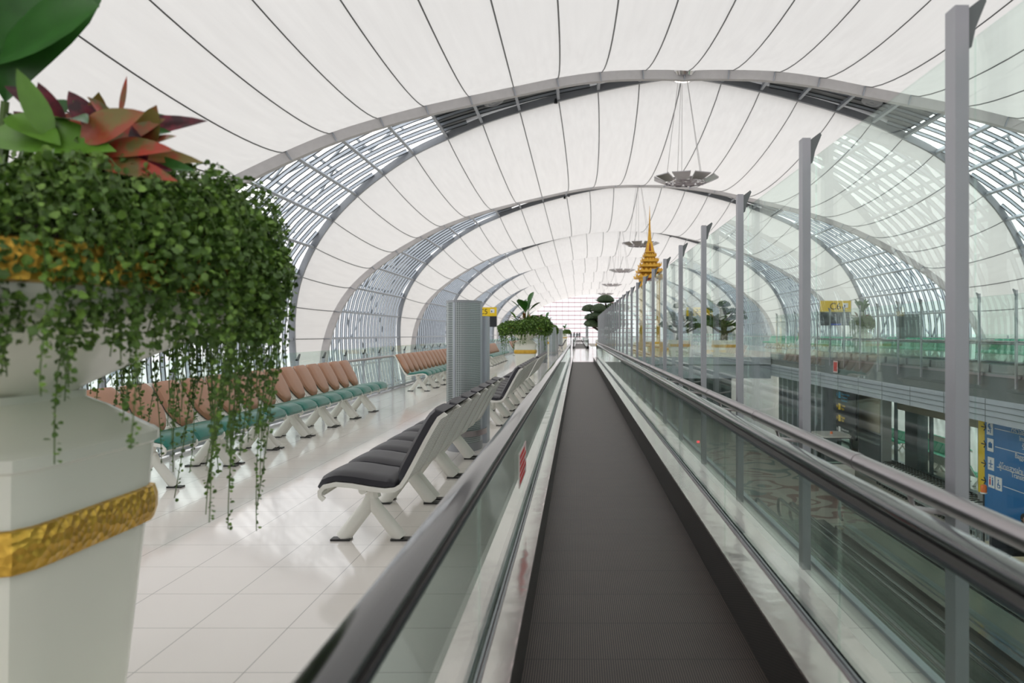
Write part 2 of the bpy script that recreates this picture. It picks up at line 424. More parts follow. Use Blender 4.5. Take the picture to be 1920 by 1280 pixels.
def crossing(d):         # |s| at which a fin at Y offset d enters the strip
    for s in [i/16 for i in range(0, NI*16+1)]:
        p = prof(s)
        if -p[2]+.1 < d < p[3]-.1: return s
    return None
def window_strip(k, idx):
    yc = Y1+PER*k
    root = bpy.data.objects.new('window_%d' % idx, None); col.objects.link(root); root['kind'] = 'structure'
    g = MB()                                   # edge beams
    for which in (0, 1):
        rows = []
        for s in SS:
            p = PR[s]; y = yc-p[2] if which == 0 else yc+p[3]
            dep, wid = (.62, .34) if which == 0 else (.42, .18)
            a = -.60 if which == 0 else -.20; w0 = -wid/2 if which == 0 else -wid/2
            rows.append([vp(s, y+w0, a), vp(s, y-w0, a), vp(s, y-w0, a+dep), vp(s, y+w0, a+dep)])
        vs = [q for r in rows for q in r]; fs = []
        for i in range(len(rows)-1):
            for j in range(4): fs.append((i*4+j, i*4+(j+1)%4, (i+1)*4+(j+1)%4, (i+1)*4+j))
        g.add(vs, fs, which, False)
        for i in range(-NI+1, NI):             # bolted splice ribs
            s = float(i); p = PR[s]; y = yc-p[2] if which == 0 else yc+p[3]
            if which == 0: g.bar(vp(s, y-.19, -.62), vp(s, y-.19, .03), .10, .06, 2)
    g.build('edge_girder', ['girder', 'steel_grey', 'light_steel'], root)
    pu = MB()
    for i in range(1, NI):
        for sg in (-1, 1):
            s = float(i*sg); p = PR[s]
            pu.bar(vp(s, yc-p[2]+.1, -.02), vp(s, yc+p[3]-.1, -.02), .16, .20, 0, (NR[s][0], 0, NR[s][1]))
            pu.bar(vp(s, yc-p[2]+.1, .13), vp(s, yc+p[3]-.1, .13), .10, .12, 0, (NR[s][0], 0, NR[s][1]))
    pu.build('purlin', 'light_steel', root)
    fn = MB(); pitch = 1.12
    for j in range(-17, 11):
        d = j*pitch+.3
        s0 = crossing(d)
        if s0 is None: continue
        for sg in (-1, 1):
            pts = []; q = s0
            ss = [s0]+[x for x in [i/2 for i in range(0, NI*2+1)] if x > s0+.05]
            for face in (0,):
                inn = [vp(sg*x, yc+d, .16) for x in ss]
                ou = [vp(sg*x, yc+d, .31) for x in ss]
            n = len(ss); vs = []
            for a_, b_ in zip(inn, ou):
                vs += [(a_[0], a_[1]-.035, a_[2]), (a_[0], a_[1]+.035, a_[2]), (b_[0], b_[1]+.035, b_[2]), (b_[0], b_[1]-.035, b_[2])]
            fn.add(vs, [(i*4+jj, i*4+(jj+1)%4, (i+1)*4+(jj+1)%4, (i+1)*4+jj) for i in range(n-1) for jj in range(4)], 0)
            vs = []
            for x in ss:
                for oy, of in ((-.055,.31),(.055,.31),(.055,.36),(-.055,.36)):
                    vs.append(vp(sg*x, yc+d+oy, of))
            fn.add(vs, [(i*4+jj, i*4+(jj+1)%4, (i+1)*4+(jj+1)%4, (i+1)*4+jj) for i in range(n-1) for jj in range(4)], 1)
            vs = []
            for x in ss:
                for oy, of in ((-.045,.13),(.045,.13),(.045,.16),(-.045,.16)):
                    vs.append(vp(sg*x, yc+d+oy, of))
            fn.add(vs, [(i*4+jj, i*4+(jj+1)%4, (i+1)*4+(jj+1)%4, (i+1)*4+jj) for i in range(n-1) for jj in range(4)], 1)
    fn.build('louvre', ['fin_metal', 'dark_gasket'], root)
    # soffit panels near the crown, glass further down
    so = MB(); gl = MB()
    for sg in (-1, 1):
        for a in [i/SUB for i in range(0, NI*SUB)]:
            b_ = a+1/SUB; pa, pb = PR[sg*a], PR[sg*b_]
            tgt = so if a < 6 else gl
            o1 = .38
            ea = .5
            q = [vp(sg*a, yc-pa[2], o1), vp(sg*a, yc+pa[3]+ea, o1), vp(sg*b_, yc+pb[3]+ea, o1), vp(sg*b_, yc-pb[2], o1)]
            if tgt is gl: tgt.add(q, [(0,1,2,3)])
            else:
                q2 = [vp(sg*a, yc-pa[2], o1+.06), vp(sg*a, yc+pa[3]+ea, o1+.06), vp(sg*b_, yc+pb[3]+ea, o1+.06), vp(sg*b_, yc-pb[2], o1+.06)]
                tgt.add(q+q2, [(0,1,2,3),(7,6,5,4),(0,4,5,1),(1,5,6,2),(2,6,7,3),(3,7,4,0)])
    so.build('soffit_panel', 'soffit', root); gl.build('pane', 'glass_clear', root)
    tr = MB()                                  # outer bracing seen through the glass
    for sg in (-1, 1):
        for i in range(6, NI-2):
            p, q = prof(i), prof(i+1); m = 4; wdt = p[2]+p[3]; wq = q[2]+q[3]
            for j in range(m):
                ya = yc-p[2]+wdt*(j+.5)/m; yb = yc-q[2]+wq*(j+(.0 if (i+j) % 2 else 1.0))/m
                tr.tube([vp(float(sg*i), ya, 1.6), vp(float(sg*(i+1)), yb, 1.6)], .09, 5, 0, False)
                if j < m-1: pass
            tr.tube([vp(float(sg*i), yc-p[2], 1.6), vp(float(sg*i), yc+p[3], 1.6)], .10, 5, 0, False)
    tr.build('outer_bracing', 'light_steel', root)
for n_, k in enumerate(KS): window_strip(k, n_+1)

def end_wall(y, idx, r=.17):
    root = bpy.data.objects.new('window_%d' % idx, None); col.objects.link(root); root['kind'] = 'structure'
    f = MB()
    z = -5
    while z < 16.5:
        f.box(-19.5, 31.5, y-r, y+r, z-r, z+r); z += 1.7
    x = -18
    while x < 31: f.box(x-r*.45, x+r*.45, y-r*.8, y+r*.8, -5.5, 16.3); x += 2.4
    f.build('mullion', 'mullion_red', root)
    g = MB(); g.box(-19.5, 31.5, y+.10, y+.12, -5.5, 16.3); g.build('pane', 'glass_clear', root)
end_wall(258.5+30, 12); end_wall(-27, 13)

# ------------------------------------------------------------------ floors, slabs
ZL = -5.1; ZO = .30; XL = -4.92; XR = 1.47; XO = 11.9; XOR = 17.1
m = MB()
m.box(XL, XR, -24, 288, -.45, 0)
m.box(XR, XO, 45, 68, -.45, 0); m.box(XR, XO, 106, 288, -.45, 0)
struct(m.build('floor', 'floor_tile'))
m = MB(); m.box(XO+.02, XOR, -24, 288, -.3, ZO); struct(m.build('floor', 'floor_tile'))
m = MB(); m.box(-19.5, 31.5, -26, 288, ZL-.2, ZL); struct(m.build('floor', 'lower_tile'))
m = MB(); m.box(5.9, 11.6, 25.2, 44, ZL, ZL+.01); c = struct(m.build('floor', 'carpet'))
m = MB(); m.box(-400, 400, -200, 700, -8.2, -7.8); struct(m.build('ground', 'ground'))
# fascia of the opposite slab and of the bridge
m = MB()
m.box(XO-.05, XO+.25, -24, 45, -1.12, -.44, 0)
for i in range(3): m.box(XO-.075, XO-.05, -24, 45, -.60-.17*i, -.585-.17*i, 1)
y = -22
while y < 45: m.box(XO-.056, XO-.05, y, y+.02, -1.12, -.44, 1); y += 2.4
m.box(XO, XO+.3, -24, 45, -.44, ZO-.0, 2)
m.box(XO-.02, XO, -24, 45, ZO-.08, ZO+.02, 3)
struct(m.build('trim_1', ['fascia', 'slab_dark', 'slab_dark', 'tube_steel']))
m = MB(); m.box(XR+.02, XO-.06, 44.7, 44.98, -1.3, .0, 0); m.box(XR+.02, XO-.06, 44.66, 44.7, -.5, -.44, 1)
struct(m.build('trim_2', ['fascia', 'slab_dark']))
m = MB(); m.box(XR, XR+.04, -24, 45, -.9, .02); struct(m.build('trim_3', 'fascia'))
# soffit below the bridge/backdrop of the lower hall
m = MB(); m.box(XR+.1, XO-.1, 56, 56.3, ZL, -.5)
struct(m.build('wall_back', 'dark_panel'))

# lower wall under the opposite slab: piers, window frames, header
m = MB(); m.box(13.05, 16.4, -24, 23.8, ZL, -1.12); struct(m.build('wall_right', 'lower_wall'))
m = MB()
for y in (25.4, 26.9, 28.5, 30.1, 31.5, 33.2, 36.9, 38.4): m.box(16.05, 16.2, y, y+.11, ZL, -1.12, 0)
m.box(15.95, 16.45, 34.25, 35.55, ZL, -1.12, 0)
m.box(15.85, 16.45, 24, 36.2, -2.3, -1.12, 1)
m.box(15.8, 16.5, 39.4, 42.4, ZL, -1.12, 2)
m.box(16.0, 16.3, 24, 45, ZL, ZL+.12, 0)
struct(m.build('wall_right', ['dark_panel', 'beige_wall', 'lower_wall']))
m = MB(); m.box(16.13, 16.15, 24.1, 45, ZL+.12, -1.12); g = m.build('pane', 'glass'); 
wr = bpy.data.objects.new('window_14', None); col.objects.link(wr); wr['kind'] = 'structure'; g.parent = wr
# grey service pier next to the black sign
m = MB(); m.box(13.2, 13.6, 31.6, 34.3, ZL, -1.12, 0); m.box(13.16, 13.2, 31.8, 34.1, ZL+2.2, -1.3, 1); m.box(13.16, 13.2, 31.75, 34.15, ZL+.1, ZL+2.1, 2)
struct(m.build('wall_right', ['lower_wall', 'beige_wall', 'dark_panel']))
m = MB(); m.box(12.3, 13.2, 36.5, 44.6, ZL, -1.12, 0)
for i in range(8): m.box(12.26, 12.3, 36.6+i, 36.75+i, ZL, -1.12, 1)
struct(m.build('wall_right', ['dark_panel', 'light_steel']))

# ------------------------------------------------------------------ moving walkways
HX0, HX1 = -.395, 1.0       # handrail centres
def rail_loop(x, y0, y1, z, r, n=10):
    pts = [(x, y0+.1, z-2*r), (x, y0, z-2*r)]
    pts = []
    for k in range(n+1):
        a = -PI/2-PI*k/n
        pts.append((x, y0+r*math.cos(a)*1.0, z-r+r*math.sin(a)))
    for k in range(n+1):
        a = PI/2-PI*k/n
        pts.append((x, y1+r*math.cos(a), z-r+r*math.sin(a)))
    return pts
def walkway(y0, y1, name, label, z0=0, bx0=-.232, bx1=.789, hx0=HX0, hx1=HX1, pane=2.1, skirt=.25, cap=True):
    root = empty(name, (0, 0, z0), 0, label, 'moving walkway')
    b = MB(); b.box(bx0, bx1, y0, y1, .0, .02); b.build('belt', 'belt', root)
    for sgn, xb, xh in ((-1, bx0, hx0), (1, bx1, hx1)):
        sk = MB(); sk.box(min(xb, xb+sgn*.012), max(xb, xb+sgn*.012), y0, y1, .0, skirt); sk.build('skirt', 'skirt', root)
        xg = xh-sgn*.03; xo = xh+sgn*.06
        dk = MB()
        lo, hi = sorted((xb+sgn*.0, xg-sgn*.012)); dk.box(lo, hi, y0, y1, skirt, skirt+.012, 0)
        lo, hi = sorted((xg-sgn*.014, xg-sgn*.022)); dk.box(lo, hi, y0, y1, skirt+.012, skirt+.03, 1)
        lo, hi = sorted((xg-sgn*.028, xg-sgn*.034)); dk.box(lo, hi, y0, y1, skirt+.012, skirt+.024, 1)
        lo, hi = sorted((xg+sgn*.012, xo+sgn*.03)); dk.box(lo, hi, y0, y1, skirt, skirt+.012, 0)
        lo, hi = sorted((xo+sgn*.018, xo+sgn*.03)); dk.box(lo, hi, y0, y1, .0, skirt, 0)
        dk.build('deck', ['steel_deck', 'steel_grey'], root)
        y = y0+.3
        while y < y1-.3:
            ye = min(y+pane, y1-.25)
            g = MB(); g.box(xg-.006, xg+.006, y+.006, ye-.006, skirt+.005, .84); g.build('glass_pane', 'glass_rail', root)
            y += pane
        h = MB()                                   # handrail: wide flat rubber section
        pts = rail_loop(xh, y0, y1, .90, .30)
        n = len(pts)
        def off(i, o):
            p = Vector(pts[i]); a = Vector(pts[max(i-1, 0)]); c_ = Vector(pts[min(i+1, n-1)]); d = (c_-a).normalized()
            nn = Vector((0, -d.z, d.y)); return p+nn*o
        sec = [(-.045,-.018),(-.048,.0),(-.043,.014),(-.028,.021),(0,.023),(.028,.021),(.043,.014),(.048,0),(.045,-.018)]
        vs = []
        for i in range(n):
            for u_, o_ in sec:
                q = off(i, o_); vs.append((q.x+u_, q.y, q.z))
        kk = len(sec)
        h.add(vs, [(i*kk+j, (i+1)*kk+j, (i+1)*kk+(j+1)%kk, i*kk+(j+1)%kk) for i in range(n-1) for j in range(kk)], 0, True)
        h.build('handrail', 'rubber', root)
        gd = MB(); gd.box(xh-.026, xh+.026, y0, y1, .845, .880, 0); gd.box(xh-.030, xh+.030, y0, y1, .832, .846, 1)
        gd.build('handrail_guide', ['tube_steel', 'dark_gasket'], root)
    for yy_ in (y0, y1):
        pl = MB(); s_ = -1 if yy_ == y0 else 1; a, c_ = sorted((yy_, yy_+s_*1.2)); pl.box(bx0-.05, bx1+.05, a, c_, .0, .022); pl.build('comb_plate', 'steel_deck', root)
    return root
W1 = walkway(-6, 36.7, 'moving_walkway', 'long moving walkway with dark ribbed belt running from the camera beside the black benches')
W2 = walkway(69, 104, 'moving_walkway', 'second moving walkway farther down the hall, past the end of the near belt')
W3 = walkway(120, 158, 'moving_walkway', 'third tiny moving walkway before the far end wall')
W4 = walkway(-6, 36.7, 'moving_walkway', 'moving walkway across the void behind the opposite glass screen')
W4.location = (2*XC+.0, 0, ZO); W4.scale = (-1, 1, 1); W4.location.x = 13.05
# lower level walkways
walkway(-8, 25.0, 'moving_walkway', 'lower level moving walkway, the left narrow belt of the pair', ZL, 6.27, 6.85, 6.17, 6.95, 2.4, .12)
walkway(-8, 24.4, 'moving_walkway', 'lower level moving walkway, the right wide black belt of the pair', ZL, 7.32, 8.6, 7.18, 8.85, 2.4, .12)
m = MB(); m.box(8.98, 9.16, -8, 24.4, ZL, ZL+.16); m.box(5.5, 6.0, -8, 25, ZL, ZL+.08, 1)
tag(m.build('kerb', ['light_steel', 'lower_tile']), 'pale metal kerb along the lower level moving walkway', 'kerb')

# ------------------------------------------------------------------ glass screens over the void
def screen(name, label, x, y0, n, pitch, zt, side, zb=0.0, glasszb=.0):
    root = empty(name, (x, 0, 0), 0, label, 'glass screen')
    for i in range(n):
        y = y0+pitch*i
        p = MB(); p.box(-.025, .025, y, y+.075, zb-.35, zt); o = p.build('post', 'post_grey', root)
        b = MB()
        b.prism([(0,0)]*0 or [(.03, 0), (.05, 0), (.10, .0), (.03, .0)], 0, 0) if False else None
        # dark blade bracket leaning outwards at the head
        zz = [(.025, zt-.16), (.04, zt-.15), (.055, zt-.08), (.095, zt+.02), (.085, zt+.035), (.025, zt-.01)]
        vs = [(side*a, y+.01, z) for a, z in zz]+[(side*a, y+.06, z) for a, z in zz]; k = len(zz)
        b.add(vs, [(j, (j+1) % k, k+(j+1) % k, k+j) for j in range(k)]+[tuple(range(k))[::-1], tuple(range(k, 2*k))])
        b.build('bracket', 'slab_dark', o)
    for i in range(-2 if n > 20 else 0, n-1):
        y = y0+pitch*i
        g = MB(); g.box(side*.075-.006, side*.075+.006, y+.055, y+pitch+.045, glasszb, zt-.10)
        g.build('glass_pane', 'glass', root)
    return root
GS = screen('glass_screen', 'tall glass screen on grey posts along the near moving walkway', 1.405, 2.665, 27, 1.81, 2.65, 1)
GS2 = screen('glass_screen', 'far glass screen beside the second moving walkway', 1.405, 100, 14, 1.9, 2.65, 1)
GO = screen('glass_screen', 'glass screen across the void on the edge of the opposite slab', XO-.1, 3.3, 23, 1.81, 2.62, -1, ZO, ZO)
# tubular handrail in front of the screen
t = empty('tubular_handrail', (0,0,0), 0, 'round steel tube handrail running between belt and tall glass screen', 'handrail')
m = MB(); m.tube([(1.235, -3, .885), (1.235, 49.5, .885)], .036, 16, 0); m.build('tube', 'tube_steel', t)
m = MB()
y = 3.2
while y < 49: m.tube([(1.235, y, .885), (1.235, y+.05, .885)], .039, 16, 0); y += 1.81
tag(m.build('sleeve', 'tube_steel', t), kind='stuff')
for i in range(27):
    y = 2.715+1.81*i
    b = MB(); b.tube([(1.235, y, .85), (1.25, y, .80), (1.39, y, .78)], .011, 6, 0); b.build('bracket', 'tube_steel', t)

# left balustrade along the floor edge
t = empty('balustrade', (XL+.07, 0, 0), 0, 'glass balustrade with steel tube rail behind the brown chairs', 'balustrade')
m = MB(); m.tube([(.08, -6, .87), (.08, 200, .87)], .028, 10, 0); m.build('rail', 'tube_steel', t)
m = MB(); m.box(-.03, .03, -6, 200, .02, .07); m.build('base_rail', 'light_steel', t)
for i in range(100):
    y = .9+1.3*i
    p = MB(); p.box(-.02, .02, y, y+.05, 0, 1.0); p.tube([(.0, y+.025, .80), (.08, y+.025, .85)], .01, 5)
    p.add([(-.02,y,.98),(.02,y,.98),(.05,y,1.09),(.035,y,1.10),(0,y,1.02),(-.02,y,1.0),(-.02,y+.05,.98),(.02,y+.05,.98),(.05,y+.05,1.09),(.035,y+.05,1.10),(0,y+.05,1.02),(-.02,y+.05,1.0)],
          [(0,1,2,3,4,5)[::-1],(6,7,8,9,10,11),(0,1,7,6),(1,2,8,7),(2,3,9,8),(3,4,10,9),(4,5,11,10),(5,0,6,11)], 1)
    p.build('post', ['light_steel', 'slab_dark'], t)
    g = MB(); g.box(-.035, -.025, y+.03, y+1.3+.02, .07, 1.12); g.build('glass_pane', 'glass', t)
t2 = empty('balustrade', (XOR-.1, 0, ZO), 0, 'glass balustrade with tube rail behind the green chairs across the void', 'balustrade')
m = MB(); m.tube([(-.08, 0, .87), (-.08, 150, .87)], .028, 8, 0); m.build('rail', 'tube_steel', t2)
for i in range(60):
    y = 6+1.9*i
    p = MB(); p.box(-.02, .02, y, y+.05, 0, 1.08); p.build('post', 'light_steel', t2)
    g = MB(); g.box(.025, .035, y+.03, y+1.9+.02, .05, 1.12); g.build('glass_pane', 'glass', t2)

# ------------------------------------------------------------------ benches
SEAT = [(.255,.385),(.262,.42),(.235,.452),(.16,.468),(.05,.458),(-.07,.437),(-.17,.425),(-.235,.432)]
BACK = [(-.262,.45),(-.295,.50),(-.33,.565),(-.375,.65),(-.425,.745),(-.475,.835),(-.515,.90),(-.55,.925)]
def resample(P, n):
    P = [Vector((a, 0, b)) for a, b in P]; L = [0]
    for i in range(1, len(P)): L.append(L[-1]+(P[i]-P[i-1]).length)
    o = []
    for k in range(n+1):
        d = L[-1]*k/n; i = 1
        while i < len(P)-1 and L[i] < d: i += 1
        t_ = (d-L[i-1])/(L[i]-L[i-1]); o.append(P[i-1].lerp(P[i], t_))
    return o
def pad(path, wid, th, n=16, mm=8, shape=lambda t: 1.0, up=1):
    P = resample(path, n); vs = []; fs = []
    for lay in (1, 0):
        for i, p in enumerate(P):
            a = P[max(i-1, 0)]; c_ = P[min(i+1, n)]; d = (c_-a).normalized(); nn = Vector((d.z, 0, -d.x))*up
            tt = i/n; e1 = max(0, 1-abs(2*tt-1)**8)**.5
            for j in range(mm+1):
                v = 2*j/mm-1; vv = math.sin(v*PI/2)**1 if True else v
                e2 = max(0, 1-abs(vv)**6)**.5
                h = th*e1*e2*(1 if lay else -.12)
                q = p+nn*h; vs.append((q.x, vv*wid/2*shape(tt), q.z))
    k = mm+1; nl = (n+1)*k
    for i in range(n):
        for j in range(mm):
            f = (i*k+j, i*k+j+1, (i+1)*k+j+1, (i+1)*k+j)
            fs.append(f); fs.append(tuple(nl+q for q in f[::-1]))
    b = MB(); b.add(vs, fs, 0, True); return b
PITCH = .55
def mesh_only(mb, name, mats):
    o = mb.build(name, mats); me = o.data; bpy.data.objects.remove(o); return me
def shift(mb, dy):
    mb.v = [(x, y+dy, z) for x, y, z in mb.v]; return mb
def bshape_round(t): return (.42+.58*math.sin(min(1, t*2.4)*PI/2)) * (1 if t < .82 else 1-.30*((t-.82)/.18)**2)
BM = {}
def bench_meshes(kind):
    if kind in BM: return BM[kind]
    sm, bm_, rnd = {'black': ('black_vinyl', 'black_vinyl', False), 'brown': ('teal_vinyl', 'brown_vinyl', True), 'green': ('green_vinyl', 'green_vinyl', False)}[kind]
    seat = pad(SEAT, .53, .055, up=-1 if False else 1)
    back = pad(BACK, .53 if not rnd else .48, .072 if not rnd else .055, shape=bshape_round if rnd else (lambda t: 1.0))
    sh = MB()
    P = resample([(a-.005, b-.012) for a, b in SEAT]+[(a-.016, b-.006) for a, b in BACK], 24); vs = []
    for p in P:
        for lay in (0, 1):
            for j in range(7): vs.append((p.x-.006*lay, (j/6-.5)*.52, p.z-.006*lay))
    fs = []
    for i in range(24):
        for j in range(6):
            f = (i*14+j, i*14+j+1, (i+1)*14+j+1, (i+1)*14+j); fs.append(f); fs.append(tuple(q+7 for q in f[::-1]))
    sh.add(vs, fs, 0, True)
    rail = MB(); path = [Vector((.235,0,.345)), Vector((.262,0,.37))]+[Vector((a, 0, b-.02)) for a, b in SEAT[1:]]+[Vector((a-.015, 0, b-.012)) for a, b in BACK]+[Vector((-.575,0,.90))]
    n = len(path); vs = []
    for i, p in enumerate(path):
        a = path[max(i-1, 0)]; c_ = path[min(i+1, n-1)]; d = (c_-a).normalized(); nn = Vector((d.z, 0, -d.x))
        for u_, o_ in ((-.012,-.014),(.012,-.014),(.012,.014),(-.012,.014)):
            q = p+nn*o_; vs.append((q.x, u_, q.z))
    rail.add(vs, [(i*4+j, i*4+(j+1)%4, (i+1)*4+(j+1)%4, (i+1)*4+j) for i in range(n-1) for j in range(4)]+[(3,2,1,0), tuple((n-1)*4+j for j in range(4))], 0)
    leg = MB()
    for sg in (-1, 1):
        leg.tube([(sg*.205, 0, .012), (sg*.03, 0, .235), (-sg*.012, 0, .335)], .052, 10, 0, True, [.052, .047, .036], .62)
    leg.tube([(-.03, 0, .30), (-.01, 0, .395)], .04, 8); leg.box(-.09, .07, -.02, .02, .385, .41)
    foot = MB(); foot.box(-.068, .068, -.038, .038, 0, .014)
    BM[kind] = (mesh_only(seat, 'seat', sm), mesh_only(back, 'backrest', bm_), mesh_only(sh, 'seat_shell', 'slotted_shell'),
                mesh_only(rail, 'side_rail', 'bench_white'), mesh_only(leg, 'leg', 'bench_white'), mesh_only(foot, 'foot_pad', 'black_plastic'))
    return BM[kind]
def link(me, name, parent, loc=(0,0,0)):
    o = bpy.data.objects.new(name, me); col.objects.link(o); o.parent = parent; o.location = loc; return o
def bench(kind, n, x, y, rz, label, group, z=0, name='beam_bench'):
    seat, back, shl, rail, leg, foot = bench_meshes(kind)
    root = empty(name, (x, y, z), rz, label, 'bench', group)
    L = n*PITCH
    s = -1 if abs(rz) > 1 else 1                 # so the row always runs to +Y in the world
    for i in range(n):
        yy_ = s*(i+.5)*PITCH
        link(seat, 'seat', root, (0, yy_, 0)); link(back, 'backrest', root, (0, yy_, 0)); link(shl, 'seat_shell', root, (0, yy_, 0))
    for i in range(n+1):
        link(rail, 'side_rail', root, (0, s*(i*PITCH), 0))
    k = 0
    while .28+1.1*k < L:
        for dd in ((0,) if k == 0 else (0, .15)):
            v = .28+1.1*k+dd
            if v > L-.04: continue
            lg = link(leg, 'leg', root, (0, s*v, 0)); link(foot, 'foot_pad', lg, (.21,0,0)); link(foot, 'foot_pad', lg, (-.21,0,0))
        k += 1
    b = MB(); b.tube([(-.01, s*.03, .40), (-.01, s*(L-.03), .40)], .028, 8); b.build('beam', 'bench_white', root)
    return root
G1 = 'black padded benches facing the window side'; G2 = 'brown and teal benches along the balustrade'; G3 = 'green benches across the void'
bench('black', 7, -1.45, 4.85, PI, 'black padded bench on white A-shaped legs, nearest one, beside the walkway', G1)
bench('black', 8, -1.42, 11.2, PI, 'black padded bench just behind the perforated grey air column', G1)
bench('black', 8, -1.40, 16.2, PI, 'black padded bench before the far pedestal planter, third from the camera', G1)
bench('black', 6, -1.45, 58, PI, 'distant black bench between grey columns near the far planter', G1)
bench('brown', 14, -4.0, 6.6, 0, 'nearest row of brown-backed teal seats, partly behind the hanging vines', G2)
bench('brown', 14, -4.0, 18.1, 0, 'row of brown-backed teal seats ending behind the perforated air column', G2)
bench('brown', 14, -4.0, 32, 0, 'row of brown-backed teal seats seen right of the air column, below the yellow sign', G2)
bench('brown', 14, -4.0, 48, 0, 'distant row of brown-backed teal seats before the farthest left arches', G2)
for i, (yb, lb) in enumerate(((11, 'green bench across the void near the right picture edge'), (21, 'green bench across the void left of the right edge, behind the nearest big post'),
        (31, 'green bench across the void in front of the blue-grey column'), (41.5, 'green bench across the void behind the yellow and black gate sign'), (54, 'far green bench beyond the opposite gate sign'))):
    bench('green', 14, 15.9, yb, PI, lb, G3, ZO)
for i, (xb, yb, rz, lb) in enumerate(((18.2, 35.6, PI, 'green padded bench behind the lower windows, second row from the glass'), (17.2, 31.0, 0, 'green padded bench behind the lower windows, nearest the glass with its back turned'),
        (20.3, 38.0, 0, 'green padded bench behind the lower windows, third row from the glass'), (18.2, 40.6, PI, 'green padded bench seen through the narrow lower windows next to the grey pier'))):
    bench('green', 8, xb, yb, rz, lb, 'green benches on the lower level', ZL)

# ------------------------------------------------------------------ planters
rnd = random.Random(5)
def leaf_mesh(mb, base, dirv, length, width, mi=0, curl=.25, nrm_=None, seg=6, kind='ovate', fold=.12):
    d = Vector(dirv).normalized(); up = Vector(nrm_) if nrm_ is not None else Vector((0,0,1))
    sd = d.cross(up)
    if sd.length < .05: sd = Vector((1,0,0))
    sd.normalize(); nn = sd.cross(d).normalized(); vs = []; base = Vector(base)
    for i in range(seg+1):
        t_ = i/seg
        if kind == 'ovate': wv = math.sin(PI*min(1, t_**.75))**.8
        elif kind == 'fiddle': wv = (math.sin(PI*t_**1.25)**.6)*(.45+.65*t_)
        else: wv = math.sin(PI*t_**.8)
        wv = max(wv, .015)*width/2
        c_ = base+d*length*t_-nn*(curl*length*t_*t_)+Vector((0,0,0))
        for k in (-1, -.5, 0, .5, 1):
            vs.append(c_+sd*wv*k+nn*abs(k)*wv*fold*2)
    mb.add(vs, [(i*5+j, i*5+j+1, (i+1)*5+j+1, (i+1)*5+j) for i in range(seg) for j in range(4)], mi, True)
def small_leaf(mb, p, d, n_, s, mi):
    d = Vector(d).normalized(); sd = d.cross(n_)
    if sd.length < .05: sd = Vector((1,0,0))
    sd.normalize(); q = Vector(p); nn = sd.cross(d)*s*.18
    mb.add([q, q+d*s*.35+sd*s*.42+nn, q+d*s*.8+sd*s*.34+nn, q+d*s, q+d*s*.8-sd*s*.34+nn, q+d*s*.35-sd*s*.42+nn, q+d*s*.5],
           [(0,1,6),(1,2,6),(2,3,6),(3,4,6),(4,5,6),(5,0,6)], mi, True)
